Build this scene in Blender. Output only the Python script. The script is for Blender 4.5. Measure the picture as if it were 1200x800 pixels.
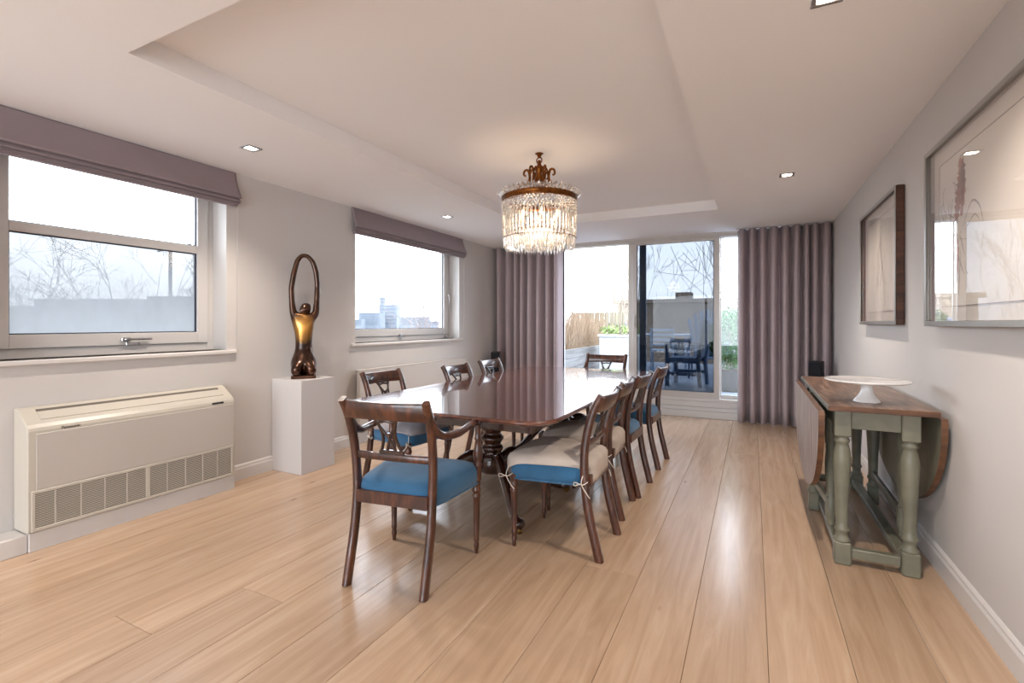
import bpy, bmesh, math, random
from mathutils import Vector, Matrix
PI = math.pi
random.seed(7)
for o in list(bpy.data.objects): bpy.data.objects.remove(o, do_unlink=True)
sc = bpy.context.scene
C = sc.collection
def lin(c): return tuple(((v/255/12.92) if v/255 <= .04045 else ((v/255+.055)/1.055)**2.4) for v in c)

# ---------------------------------------------------------------- camera
YAW = .4627
cam_d = bpy.data.cameras.new('camera'); cam = bpy.data.objects.new('camera', cam_d); C.objects.link(cam)
cam.location = (0, 0, 1.24); cam.rotation_euler = (PI/2, 0, YAW)
cam_d.sensor_width = 36; cam_d.lens = 565.3/1200*36; cam_d.shift_y = -21.1/1200
cam_d.clip_start = .05; cam_d.clip_end = 3000
sc.camera = cam
# ---------------------------------------------------------------- sky
world = bpy.data.worlds.new('overcast_sky'); sc.world = world; world.use_nodes = True
wn = world.node_tree.nodes; wl = world.node_tree.links; wn.clear()
wo = wn.new('ShaderNodeOutputWorld'); bg = wn.new('ShaderNodeBackground'); bg.inputs['Strength'].default_value = 5.3
tc = wn.new('ShaderNodeTexCoord'); sep = wn.new('ShaderNodeSeparateXYZ'); rp = wn.new('ShaderNodeValToRGB')
nz = wn.new('ShaderNodeTexNoise'); nz.inputs['Scale'].default_value = 2.2; nz.inputs['Detail'].default_value = 4
mx = wn.new('ShaderNodeMixRGB'); mx.blend_type = 'MULTIPLY'; mx.inputs[0].default_value = .12
rp.color_ramp.elements[0].position = 0; rp.color_ramp.elements[0].color = (.80, .87, .94, 1)
rp.color_ramp.elements[1].position = .6; rp.color_ramp.elements[1].color = (.76, .86, 1.0, 1)
wl.new(tc.outputs['Generated'], sep.inputs[0]); wl.new(sep.outputs['Z'], rp.inputs[0]); wl.new(tc.outputs['Generated'], nz.inputs['Vector'])
wl.new(rp.outputs[0], mx.inputs[1]); wl.new(nz.outputs[0], mx.inputs[2]); wl.new(mx.outputs[0], bg.inputs[0]); wl.new(bg.outputs[0], wo.inputs[0])
# ---------------------------------------------------------------- exposure and lamp powers
vs = sc.view_settings; vs.view_transform = 'Standard'; vs.look = 'None'; vs.gamma = 1; vs.use_curve_mapping = False
vs.exposure = 1.2
LAMP_W = 46        # one ceiling downlight
CHAND_W = 3
WARM = (1, .88, .77)

# ---------------------------------------------------------------- helpers
class MB:
    def __init__(s): s.v = []; s.f = []; s.sm = []
    def add(s, vs_, fs, smooth=False, M=None):
        b = len(s.v)
        s.v += [tuple(M @ Vector(p)) if M else tuple(p) for p in vs_]
        s.f += [tuple(i+b for i in f) for f in fs]; s.sm += [smooth]*len(fs); return s
    def box(s, x0, x1, y0, y1, z0, z1, M=None):
        v = [(x, y, z) for z in (z0, z1) for y in (y0, y1) for x in (x0, x1)]
        return s.add(v, [(0,2,3,1),(4,5,7,6),(0,1,5,4),(2,6,7,3),(0,4,6,2),(1,3,7,5)], False, M)
    def cbox(s, x0, x1, y0, y1, z0, z1, c=.003, M=None):      # box with chamfered edges
        c = min(c, (x1-x0)*.45, (y1-y0)*.45, (z1-z0)*.45)
        v = []; idx = {}
        for i, (X, sx) in enumerate(((x0, 1), (x1, -1))):
            for j, (Y, sy) in enumerate(((y0, 1), (y1, -1))):
                for k, (Z, sz) in enumerate(((z0, 1), (z1, -1))):
                    for a in range(3):
                        p = [X+sx*c, Y+sy*c, Z+sz*c]; p[a] = (X, Y, Z)[a]
                        idx[i, j, k, a] = len(v); v.append(tuple(p))
        f = []
        for a in range(3):
            b, d = (a+1) % 3, (a+2) % 3
            for e in (0, 1):
                q = []
                for (m, n) in ((0,0),(1,0),(1,1),(0,1)):
                    t = [0,0,0]; t[a] = e; t[b] = m; t[d] = n; q.append(idx[t[0], t[1], t[2], a])
                f.append(tuple(q) if e else tuple(reversed(q)))
            for m in (0, 1):
                for n in (0, 1):
                    def I(ea, ax):
                        t = [0,0,0]; t[a] = ea; t[b] = m; t[d] = n; return idx[t[0], t[1], t[2], ax]
                    f.append((I(0, b), I(1, b), I(1, d), I(0, d)) if (m != n) else (I(0, d), I(1, d), I(1, b), I(0, b)))
        for i in (0, 1):
            for j in (0, 1):
                for k in (0, 1):
                    q = (idx[i,j,k,0], idx[i,j,k,1], idx[i,j,k,2]); f.append(q if (i+j+k) % 2 else tuple(reversed(q)))
        return s.add(v, f, False, M)
    def lathe(s, prof, cx=0, cy=0, n=20, smooth=True, M=None, caps=True):
        v = []; f = []
        for (r, z) in prof:
            for i in range(n): a = 2*PI*i/n; v.append((cx+r*math.cos(a), cy+r*math.sin(a), z))
        for k in range(len(prof)-1):
            for i in range(n): j = (i+1) % n; f.append((k*n+i, k*n+j, (k+1)*n+j, (k+1)*n+i))
        s.add(v, f, smooth, M)
        if caps:
            m = len(prof)-1
            s.add([v[i] for i in range(n)], [tuple(reversed(range(n)))], False, M)
            s.add([v[m*n+i] for i in range(n)], [tuple(range(n))], False, M)
        return s
    def sweep(s, pts, sec, up=(0,0,1), smooth=True, closed=False, caps=True, M=None):
        """sec: list of (a,b) loop, or function k->loop; a along side, b along up"""
        P = [Vector(p) for p in pts]; n = len(P); v = []; f = []; U = Vector(up)
        for k in range(n):
            if closed: t = P[(k+1) % n]-P[k-1]
            else: t = P[min(k+1, n-1)]-P[max(k-1, 0)]
            t.normalize()
            side = t.cross(U)
            if side.length < 1e-4: side = Vector((1,0,0))
            side.normalize(); u2 = side.cross(t).normalized()
            L = sec(k/(n-1)) if callable(sec) else sec
            for (a, b) in L: v.append(P[k]+side*a+u2*b)
        m = len(L)
        for k in range(n if closed else n-1):
            k2 = (k+1) % n
            for i in range(m): j = (i+1) % m; f.append((k*m+i, k*m+j, k2*m+j, k2*m+i))
        s.add(v, f, smooth, M)
        if caps and not closed:
            s.add(v[:m], [tuple(reversed(range(m)))], False, M); s.add(v[-m:], [tuple(range(m))], False, M)
        return s
    def tube(s, pts, r, n=8, up=(0,0,1), closed=False, M=None, smooth=True):
        rf = r if callable(r) else (lambda t: r)
        return s.sweep(pts, lambda t: [(rf(t)*math.cos(2*PI*i/n), rf(t)*math.sin(2*PI*i/n)) for i in range(n)], up, smooth, closed, True, M)
    def prism(s, poly, z0, z1, M=None):
        n = len(poly)
        s.add([(x, y, z0) for x, y in poly]+[(x, y, z1) for x, y in poly],
              [tuple(reversed(range(n))), tuple(range(n, 2*n))]+[(i, (i+1) % n, n+(i+1) % n, n+i) for i in range(n)], False, M)
        return s
    def build(s, name, mat, parent=None, auto=True):
        me = bpy.data.meshes.new(name); me.from_pydata(s.v, [], s.f); me.update()
        me.polygons.foreach_set('use_smooth', s.sm)
        bm = bmesh.new(); bm.from_mesh(me); bmesh.ops.recalc_face_normals(bm, faces=bm.faces); bm.to_mesh(me); bm.free()
        if mat: me.materials.append(mat)
        o = bpy.data.objects.new(name, me); C.objects.link(o)
        if parent: o.parent = parent
        return o
def rsec(w, h, c=.2):                                          # rounded rectangular section
    a, b = w/2, h/2; k = min(a, b)*c*2
    return [(-a+k, -b), (a-k, -b), (a, -b+k), (a, b-k), (a-k, b), (-a+k, b), (-a, b-k), (-a, -b+k)]
def smooth_pts(P, n=6):                                        # catmull-rom
    P = [Vector(p) for p in P]; out = []
    for i in range(len(P)-1):
        p0, p1, p2, p3 = P[max(i-1, 0)], P[i], P[i+1], P[min(i+2, len(P)-1)]
        for k in range(n):
            t = k/n; out.append(.5*((2*p1)+(p2-p0)*t+(2*p0-5*p1+4*p2-p3)*t*t+(3*p1-p0-3*p2+p3)*t**3))
    out.append(P[-1]); return out
def tag(o, label=None, cat=None, group=None, kind=None):
    if label: o['label'] = label
    if cat: o['category'] = cat
    if group: o['group'] = group
    if kind: o['kind'] = kind
    return o
def thing(name, label, cat, loc=(0,0,0), rz=0, group=None, kind=None):
    o = bpy.data.objects.new(name, None); C.objects.link(o); o.empty_display_size = .1
    o.location = loc; o.rotation_euler = (0, 0, rz); return tag(o, label, cat, group, kind)
def struct(name, mb, mat, parent=None):
    o = mb.build(name, mat, parent)
    if not parent: o['kind'] = 'structure'
    return o
def copy_tree(o, parent=None):
    c = o.copy(); C.objects.link(c); c.parent = parent
    for ch in list(o.children): copy_tree(ch, c)
    return c

# ---------------------------------------------------------------- materials
def nodes(name):
    m = bpy.data.materials.new(name); m.use_nodes = True; nt = m.node_tree; return m, nt.nodes, nt.links, nt.nodes['Principled BSDF']
def plain(name, c, rough=.5, metal=0, coat=0, bump=0, bscale=200, var=0, sheen=0, trans=0, coord='Object', vscale=3, spec=.5):
    m, n, l, b = nodes(name); col = lin(c)+(1,)
    b.inputs['Base Color'].default_value = col; b.inputs['Roughness'].default_value = rough; b.inputs['Metallic'].default_value = metal
    b.inputs['Coat Weight'].default_value = coat; b.inputs['Coat Roughness'].default_value = .05; b.inputs['Specular IOR Level'].default_value = spec
    if sheen: b.inputs['Sheen Weight'].default_value = sheen
    t = n.new('ShaderNodeTexCoord')
    if var:
        z = n.new('ShaderNodeTexNoise'); z.inputs['Scale'].default_value = vscale; z.inputs['Detail'].default_value = 5
        r = n.new('ShaderNodeValToRGB'); r.color_ramp.elements[0].position = .3; r.color_ramp.elements[1].position = .7
        r.color_ramp.elements[0].color = tuple(v*(1-var) for v in col[:3])+(1,); r.color_ramp.elements[1].color = tuple(min(1, v*(1+var)) for v in col[:3])+(1,)
        l.new(t.outputs[coord], z.inputs['Vector']); l.new(z.outputs[0], r.inputs[0]); l.new(r.outputs[0], b.inputs['Base Color'])
    if bump:
        z = n.new('ShaderNodeTexNoise'); z.inputs['Scale'].default_value = bscale; z.inputs['Detail'].default_value = 3
        u = n.new('ShaderNodeBump'); u.inputs['Strength'].default_value = bump; u.inputs['Distance'].default_value = .002
        l.new(t.outputs[coord], z.inputs['Vector']); l.new(z.outputs[0], u.inputs['Height']); l.new(u.outputs[0], b.inputs['Normal'])
    return m
def wood(name, c1, c2, scale=(2, 12, 12), rough=.4, coat=0, knots=0, rnd=0, coord='Object', c3=None, fine=.5, bump=.08, spec=.5, coat_rough=.04):
    m, n, l, b = nodes(name)
    t = n.new('ShaderNodeTexCoord'); mp = n.new('ShaderNodeMapping'); mp.inputs['Scale'].default_value = scale
    src = t.outputs[coord]
    oi = n.new('ShaderNodeObjectInfo')
    if rnd:
        va = n.new('ShaderNodeVectorMath'); va.operation = 'SCALE'; va.inputs['Scale'].default_value = 37.0
        cb = n.new('ShaderNodeCombineXYZ'); l.new(oi.outputs['Random'], cb.inputs[0]); l.new(oi.outputs['Random'], cb.inputs[1]); l.new(oi.outputs['Random'], cb.inputs[2])
        l.new(cb.outputs[0], va.inputs[0]); ad = n.new('ShaderNodeVectorMath'); ad.operation = 'ADD'
        l.new(t.outputs[coord], ad.inputs[0]); l.new(va.outputs[0], ad.inputs[1]); src = ad.outputs[0]
    l.new(src, mp.inputs['Vector'])
    z = n.new('ShaderNodeTexNoise'); z.inputs['Scale'].default_value = 1; z.inputs['Detail'].default_value = 6; z.inputs['Distortion'].default_value = 1.2; z.inputs['Roughness'].default_value = .6
    l.new(mp.outputs[0], z.inputs['Vector'])
    mp2 = n.new('ShaderNodeMapping'); mp2.inputs['Scale'].default_value = tuple(v*(6 if v > min(scale) else 2) for v in scale); l.new(src, mp2.inputs['Vector'])
    z2 = n.new('ShaderNodeTexNoise'); z2.inputs['Scale'].default_value = 1; z2.inputs['Detail'].default_value = 4; l.new(mp2.outputs[0], z2.inputs['Vector'])
    mixf = n.new('ShaderNodeMath'); mixf.operation = 'MULTIPLY_ADD'; l.new(z2.outputs[0], mixf.inputs[0]); mixf.inputs[1].default_value = fine*.6
    sb = n.new('ShaderNodeMath'); sb.operation = 'SUBTRACT'; l.new(z.outputs[0], sb.inputs[0]); sb.inputs[1].default_value = fine*.3; l.new(sb.outputs[0], mixf.inputs[2])
    r = n.new('ShaderNodeValToRGB'); r.color_ramp.elements[0].position = .32; r.color_ramp.elements[1].position = .68
    r.color_ramp.elements[0].color = lin(c1)+(1,); r.color_ramp.elements[1].color = lin(c2)+(1,)
    if c3: e = r.color_ramp.elements.new(.5); e.color = lin(c3)+(1,)
    l.new(mixf.outputs[0], r.inputs[0]); out = r.outputs[0]
    if knots:
        vo = n.new('ShaderNodeTexVoronoi'); vo.inputs['Scale'].default_value = 1
        mp3 = n.new('ShaderNodeMapping'); mp3.inputs['Scale'].default_value = (4.2, 1.5, 1); l.new(src, mp3.inputs['Vector'])
        l.new(mp3.outputs[0], vo.inputs['Vector'])
        kr = n.new('ShaderNodeValToRGB'); kr.color_ramp.elements[0].position = .015; kr.color_ramp.elements[1].position = .06
        kr.color_ramp.elements[0].color = (.45, .33, .25, 1); kr.color_ramp.elements[1].color = (1, 1, 1, 1); l.new(vo.outputs['Distance'], kr.inputs[0])
        mm = n.new('ShaderNodeMixRGB'); mm.blend_type = 'MULTIPLY'; mm.inputs[0].default_value = knots; l.new(out, mm.inputs[1]); l.new(kr.outputs[0], mm.inputs[2]); out = mm.outputs[0]
    if rnd:
        hs = n.new('ShaderNodeHueSaturation'); mr = n.new('ShaderNodeMapRange'); mr.inputs['To Min'].default_value = 1-rnd; mr.inputs['To Max'].default_value = 1+rnd
        l.new(oi.outputs['Random'], mr.inputs['Value']); l.new(mr.outputs[0], hs.inputs['Value']); l.new(out, hs.inputs['Color']); out = hs.outputs[0]
    l.new(out, b.inputs['Base Color']); b.inputs['Roughness'].default_value = rough; b.inputs['Coat Weight'].default_value = coat; b.inputs['Coat Roughness'].default_value = coat_rough
    b.inputs['Specular IOR Level'].default_value = spec
    u = n.new('ShaderNodeBump'); u.inputs['Strength'].default_value = bump; u.inputs['Distance'].default_value = .002; l.new(z2.outputs[0], u.inputs['Height']); l.new(u.outputs[0], b.inputs['Normal'])
    return m
def glass(name, tint=(1,1,1), refl=1.0, fog=None, haze=(.93, .96, 1)):
    m, n, l, b = nodes(name); n.remove(b); out = n['Material Output']
    tr = n.new('ShaderNodeBsdfTransparent'); tr.inputs[0].default_value = tint+(1,)
    gl = n.new('ShaderNodeBsdfGlossy'); gl.inputs['Roughness'].default_value = .01; gl.inputs[0].default_value = (refl,)*3+(1,)
    fr = n.new('ShaderNodeFresnel'); ge = n.new('ShaderNodeNewGeometry'); io = n.new('ShaderNodeMapRange'); io.inputs['To Min'].default_value = 1.45; io.inputs['To Max'].default_value = 1/1.45   # thin sheet: same reflection from both faces
    l.new(ge.outputs['Backfacing'], io.inputs['Value']); l.new(io.outputs[0], fr.inputs[0])
    mx = n.new('ShaderNodeMixShader'); l.new(fr.outputs[0], mx.inputs[0]); l.new(tr.outputs[0], mx.inputs[1]); l.new(gl.outputs[0], mx.inputs[2])
    res = mx.outputs[0]
    if fog:                                                     # condensation, thicker towards the bottom of the pane
        lo, hi, amt = fog
        t = n.new('ShaderNodeTexCoord'); sp = n.new('ShaderNodeSeparateXYZ'); l.new(t.outputs['Object'], sp.inputs[0])
        nz = n.new('ShaderNodeTexNoise'); nz.inputs['Scale'].default_value = 3; nz.inputs['Detail'].default_value = 6
        mp = n.new('ShaderNodeMapping'); mp.inputs['Scale'].default_value = (1, 2, 1); l.new(t.outputs['Object'], mp.inputs[0]); l.new(mp.outputs[0], nz.inputs['Vector'])
        ma = n.new('ShaderNodeMath'); ma.operation = 'MULTIPLY_ADD'; l.new(nz.outputs[0], ma.inputs[0]); ma.inputs[1].default_value = .28; l.new(sp.outputs['Z'], ma.inputs[2])
        mr = n.new('ShaderNodeMapRange'); mr.inputs['From Min'].default_value = lo; mr.inputs['From Max'].default_value = hi; mr.inputs['To Min'].default_value = amt; mr.inputs['To Max'].default_value = .10
        l.new(ma.outputs[0], mr.inputs['Value'])
        tl = n.new('ShaderNodeBsdfTranslucent'); tl.inputs[0].default_value = haze+(1,)
        m2 = n.new('ShaderNodeMixShader'); l.new(mr.outputs[0], m2.inputs[0]); l.new(res, m2.inputs[1]); l.new(tl.outputs[0], m2.inputs[2]); res = m2.outputs[0]
    l.new(res, out.inputs[0]); return m
def emit(name, c, s):
    m, n, l, b = nodes(name); b.inputs['Base Color'].default_value = (0,0,0,1); b.inputs['Emission Color'].default_value = c+(1,); b.inputs['Emission Strength'].default_value = s; return m

M_wall = plain('wall_paint', (203, 199, 196), .75, bump=.05, bscale=300)
M_ceil = plain('ceiling_paint', (240, 238, 238), .85)
M_trim = plain('white_gloss_trim', (212, 208, 205), .35)
M_frame = plain('window_frame_white', (204, 201, 199), .4)
M_sash = plain('door_frame_white', (196, 191, 186), .35)
M_gasket = plain('black_rubber_gasket', (42, 44, 60), .5)
M_oak = wood('oak_floorboard', (170, 141, 114), (192, 166, 140), scale=(16, 1.1, 1), rough=.27, knots=.8, coat=.25, coat_rough=.16, rnd=.08, c3=(183, 154, 127), fine=.15, bump=.03)
M_groove = plain('dark_subfloor', (70, 50, 36), .9)
M_glass = glass('clear_glass')
M_fog = glass('misted_glass', tint=(.385, .385, .385), fog=(.20, .95, .80), haze=(.36, .36, .36))
M_tint = glass('blue_tinted_glass', refl=.55, tint=(.305, .315, .33))
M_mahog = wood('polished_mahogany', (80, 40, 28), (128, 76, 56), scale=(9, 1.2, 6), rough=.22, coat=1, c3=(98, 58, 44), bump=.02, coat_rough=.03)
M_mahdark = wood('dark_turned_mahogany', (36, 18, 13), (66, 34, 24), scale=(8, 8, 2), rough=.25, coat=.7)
M_chair = wood('chair_rosewood', (44, 22, 15), (104, 60, 38), scale=(14, 14, 4), rough=.3, coat=.5, c3=(72, 38, 25))
M_chairdk = wood('chair_dark_lattice', (34, 18, 13), (64, 36, 24), scale=(14, 14, 4), rough=.3, coat=.5)
M_blue = plain('blue_velvet_upholstery', (42, 96, 134), .8, bump=.2, bscale=500, var=.16, vscale=6, sheen=.25)
M_linen = plain('beige_linen_cover', (188, 176, 166), .9, bump=.35, bscale=420, var=.1, vscale=9)
M_tie = plain('cream_cotton_tie', (222, 212, 200), .9)
M_castor = plain('castor_brass', (120, 92, 50), .3, 1)
M_curtain = plain('mauve_curtain_fabric', (190, 172, 174), .85, bump=.15, bscale=600, var=.04, sheen=.15)
M_blind = plain('mauve_blind_fabric', (164, 148, 152), .8, bump=.15, bscale=600, var=.05, sheen=.15)
M_acbody = plain('cream_plastic', (196, 190, 178), .35)
M_acpanel = plain('cream_metal_panel', (190, 184, 177), .45)
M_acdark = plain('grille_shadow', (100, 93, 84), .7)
M_black = plain('black_satin', (18, 18, 22), .4)
M_chrome = plain('brushed_chrome', (190, 190, 192), .25, 1)
M_white = plain('white_laminate', (206, 202, 201), .45)
M_rad = plain('radiator_enamel', (204, 198, 192), .35)
M_porc = plain('white_porcelain', (238, 236, 234), .15, coat=.5)
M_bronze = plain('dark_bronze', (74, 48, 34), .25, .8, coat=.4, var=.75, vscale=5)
M_brass = plain('antique_brass', (120, 70, 28), .33, .9, var=.4, vscale=30)
M_silver = plain('silver_leaf_frame', (158, 154, 149), .3, .6, var=.06, vscale=8)
M_frameside = wood('dark_frame_side', (58, 34, 22), (96, 58, 38), rough=.4)
M_paper = plain('cream_drawing_paper', (228, 220, 210), .9, var=.02, vscale=4)
M_mount = plain('cream_mount_board', (222, 213, 203), .9)
M_ink = plain('grey_chalk', (158, 146, 140), .95, var=.2, vscale=30)
M_sang = plain('sanguine_chalk', (168, 120, 104), .95, var=.25, vscale=25)
M_olive = plain('olive_grey_paint', (114, 112, 96), .42, var=.14, vscale=12, bump=.1, bscale=60)
M_rustic = wood('worn_brown_table_top', (78, 56, 44), (152, 122, 100), scale=(26, 2.5, 10), rough=.38, coat=.15, c3=(112, 84, 66))
M_rusticedge = wood('pine_edge', (74, 46, 30), (112, 74, 46), scale=(3, 3, 20), rough=.45, coat=.2)
M_rusticleaf = wood('greyed_leaf_face', (128, 108, 98), (184, 170, 162), scale=(30, 30, 2.2), rough=.6, c3=(158, 142, 134))
M_bulb = emit('lamp_glow', (1, .86, .66), 14)
M_candle = emit('candle_bulb_glow', (1, .76, .46), 1.6)
# bronze: golden front highlight painted over the belly and chest, dark patina elsewhere
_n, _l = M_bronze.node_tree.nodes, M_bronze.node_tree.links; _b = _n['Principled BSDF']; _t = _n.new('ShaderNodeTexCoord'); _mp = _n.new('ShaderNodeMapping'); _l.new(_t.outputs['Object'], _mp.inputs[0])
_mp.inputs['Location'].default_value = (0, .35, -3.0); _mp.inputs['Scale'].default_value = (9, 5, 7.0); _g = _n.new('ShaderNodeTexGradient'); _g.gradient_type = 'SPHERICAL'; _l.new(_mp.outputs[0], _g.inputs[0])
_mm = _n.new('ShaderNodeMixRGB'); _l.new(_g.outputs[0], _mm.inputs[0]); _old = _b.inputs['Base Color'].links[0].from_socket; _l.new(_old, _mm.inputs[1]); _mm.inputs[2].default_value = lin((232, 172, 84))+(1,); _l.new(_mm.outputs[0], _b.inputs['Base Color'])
# cloth lets some daylight through
for _m, _c in ((M_curtain, (160, 144, 148)), (M_blind, (150, 134, 134))):
    _n, _l = _m.node_tree.nodes, _m.node_tree.links; _x = _n.new('ShaderNodeMixShader'); _x.inputs[0].default_value = .22; _q = _n.new('ShaderNodeBsdfTranslucent'); _q.inputs[0].default_value = lin(_c)+(1,)
    _l.new(_n['Principled BSDF'].outputs[0], _x.inputs[1]); _l.new(_q.outputs[0], _x.inputs[2]); _l.new(_x.outputs[0], _n['Material Output'].inputs[0])
# crystal
M_crystal, _n, _l, _b = nodes('cut_crystal')
_b.inputs['Base Color'].default_value = (1, .98, .96, 1); _b.inputs['Roughness'].default_value = .02; _b.inputs['Transmission Weight'].default_value = 1; _b.inputs['IOR'].default_value = 1.55
_tr = _n.new('ShaderNodeBsdfTransparent'); _mx = _n.new('ShaderNodeMixShader'); _mx.inputs[0].default_value = .85
_df = _n.new('ShaderNodeBsdfTranslucent'); _df.inputs[0].default_value = (.95, .93, .9, 1); _m3 = _n.new('ShaderNodeMixShader'); _m3.inputs[0].default_value = .12
_l.new(_b.outputs[0], _m3.inputs[1]); _l.new(_df.outputs[0], _m3.inputs[2]); _l.new(_tr.outputs[0], _mx.inputs[1]); _l.new(_m3.outputs[0], _mx.inputs[2]); _l.new(_mx.outputs[0], _n['Material Output'].inputs[0])

# ================================================================ SETTING
R, L, H, H2, YB, Y0 = .841, -3.655, 2.426, 2.531, 6.81, -3.6
RX1, RX2, RY1, RY2 = -2.45, -.323, 1.141, 5.449
# ---- floor with individual boards
floor = struct('floor', MB().box(L-.02, R+.02, Y0, YB+.02, -.06, -.021), M_groove)
rows = {}
xk = [.600-.2745*k for k in range(-1, 17)]
fixed = {-.77: [2.39], -2.41: [1.08], -2.14: [1.465]}
rr = random.Random(3)
for i in range(len(xk)-1):
    x1, x0 = min(xk[i], R), max(xk[i+1], L)
    if x1-x0 < .01: continue
    xc = xk[i+1]
    brk = None
    for key, val in ((-.7725, 2.39), (-2.419, 1.08), (-2.145, 1.465)):
        if abs(xc-key) < .03: brk = val
    s = rr.uniform(-.9, .9)
    if brk is None: ys = [Y0, -1.2+s*.8, 4.9+s] if i % 2 else [Y0, .2-abs(s)*.5, 6.0-abs(s)*.6]
    else: ys = [Y0, brk-2.5, brk]

    if brk and brk < 2: ys += [brk+2.9]
    ys.append(YB)
    for a, b in zip(ys, ys[1:]):
        if b-a < .1: continue
        m = MB().cbox(x0-(x0+x1)/2+.0008, x1-(x0+x1)/2-.0008, a-(a+b)/2+.0008, b-(a+b)/2-.0008, -.021, 0, .0011)
        p = m.build('plank', M_oak, floor); p.location = ((x0+x1)/2, (a+b)/2, 0)
# ---- ceiling
c = MB()
T = H+.25
c.box(L-.2, RX1, Y0, YB+.1, H, T); c.box(RX2, R+.1, Y0, YB+.1, H, T); c.box(RX1, RX2, Y0, RY1, H, T); c.box(RX1, RX2, RY2, YB+.1, H, T); c.box(RX1, RX2, RY1, RY2, H2, T)
struct('ceiling', c, M_ceil)
# ---- walls
W1 = (1.06, 2.36, 1.035, 2.34); W2 = (3.72, 5.68, 1.035, 2.34)
LO = L-.34
w = MB()
w.box(LO, L, Y0, W1[0], 0, H); w.box(LO, L, W1[1], W2[0], 0, H); w.box(LO, L, W2[1], YB+.2, 0, H)
for a in (W1, W2): w.box(LO, L, a[0], a[1], 0, a[2]); w.box(LO, L, a[0], a[1], a[3], H)
struct('wall_left', w, M_wall)
struct('wall_right', MB().box(R, R+.2, Y0, YB+.2, 0, H), M_wall)
DX0, DX1, DZ = -2.62, .42, 2.405
w = MB().box(L, DX0, YB, YB+.22, 0, H).box(DX1, R, YB, YB+.22, 0, H).box(DX0, DX1, YB, YB+.22, DZ, H)
struct('wall_back', w, M_wall)
w = MB().box(L, -3.2, Y0-.2, Y0, 0, H).box(.4, R, Y0-.2, Y0, 0, H).box(-3.2, .4, Y0-.2, Y0, 2.25, H).box(-3.2, .4, Y0-.2, Y0, 0, .15)
struct('wall_front', w, M_wall)
# ---- baseboards
def baseboard(name, x, s, y0, y1):
    prof = [(0, 0), (.018, 0), (.018, .085), (.012, .098), (.012, .108), (.004, .118), (0, .12)]
    n = len(prof); v = [(x+s*a, y0, z) for a, z in prof]+[(x+s*a, y1, z) for a, z in prof]
    f = [tuple(range(n)), tuple(reversed(range(n, 2*n)))]+[(i, n+i, n+(i+1) % n, (i+1) % n) for i in range(n)]
    return struct(name, MB().add(v, f), M_trim)
baseboard('baseboard_right', R, -1, Y0, YB)
baseboard('baseboard_left', L, 1, 2.32, YB)
struct('trim_1', MB().cbox(L, -3.502, Y0, 1.163, 0, .10, .004), M_trim)      # boxed-in skirting left of the heater
# ---- windows in the left wall
def window(name, a, glass_mat, transom=None, gl=(0, 0), handles=None):
    y0, y1, z0, z1 = a; xf = L-.165; xb = L-.235
    root = thing(name, None, None, (xf, (y0+y1)/2, z0)); root['kind'] = 'structure'
    Y = lambda y: y-(y0+y1)/2
    Z = lambda z: z-z0
    f = MB(); d = xb-xf; e = .045
    f.cbox(d, 0, Y(y0), Y(y0)+e, 0, z1-z0); f.cbox(d, 0, Y(y1)-e, Y(y1), 0, z1-z0); f.cbox(d, 0, Y(y0)+e, Y(y1)-e, 0, e+.012); f.cbox(d, 0, Y(y0)+e, Y(y1)-e, z1-z0-e, z1-z0)
    f.build('window_frame', M_frame, root)
    # sash
    s = MB(); g0, g1 = Y(gl[0]), Y(gl[1]); sy0, sy1, sz0, sz1 = Y(y0)+e+.002, Y(y1)-e-.002, e+.0135, z1-z0-e-.002
    bz = Z(1.175)
    s.cbox(-.05, .012, sy0, g0, sz0, sz1); s.cbox(-.05, .012, g1, sy1, sz0, sz1); s.cbox(-.05, .012, g0, g1, sz0, bz); s.cbox(-.05, .012, g0, g1, sz1-.05, sz1)
    if transom: s.cbox(-.05, .014, g0, g1, Z(transom[0]), Z(transom[1]))
    s.build('sash', M_frame, root)
    g = MB(); q = .007
    cells = [(bz, sz1-.05)] if not transom else [(bz, Z(transom[0])), (Z(transom[1]), sz1-.05)]
    for k, (p0, p1) in enumerate(cells):
        MB().box(-.026, -.020, g0, g1, p0, p1).build('pane', glass_mat if k == 0 else M_glass, root)
        g.box(-.02, -.006, g0, g0+q, p0, p1).box(-.02, -.006, g1-q, g1, p0, p1).box(-.02, -.006, g0, g1, p0, p0+q).box(-.02, -.006, g0, g1, p1-q, p1)
    g.build('gasket', M_gasket, root)
    # sill board
    sl = MB().cbox(0.002, .195, Y(y0)-.07, Y(y1)+.07, -.03, 0, .006)
    sl.build('window_sill', M_trim, root)
    return root
w1 = window('window_1', W1, M_fog, (1.775, 1.832), (1.185, 2.235))
h = MB().cbox(.012, .03, .02, .075, .085, .11, .004); h.cbox(.026, .042, .035, .20, .092, .106, .005)
h.build('window_handle', M_chrome, w1)
h = MB().cbox(.012, .02, .05, .13, .055, .078, .002); h.build('latch_plate', M_chrome, w1)
w2 = window('window_2', W2, M_glass, None, (3.85, 5.535))
hy = 5.60-(W2[0]+W2[1])/2
h = MB().cbox(.012, .024, hy-.014, hy+.014, .53, .62, .004).cbox(.02, .055, hy-.009, hy+.009, .585, .605, .004)
h.tube(smooth_pts([(.05, hy, .60), (.056, hy, .55), (.05, hy, .47)], 4), .009, 8, up=(1,0,0)); h.build('window_handle', M_white, w2)
h = MB().cbox(.012, .03, -.12, -.05, .055, .075, .003).cbox(.012, .05, hy-.07, hy+.0, .02, .04, .003); h.build('latch_plate', M_chrome, w2)
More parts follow.
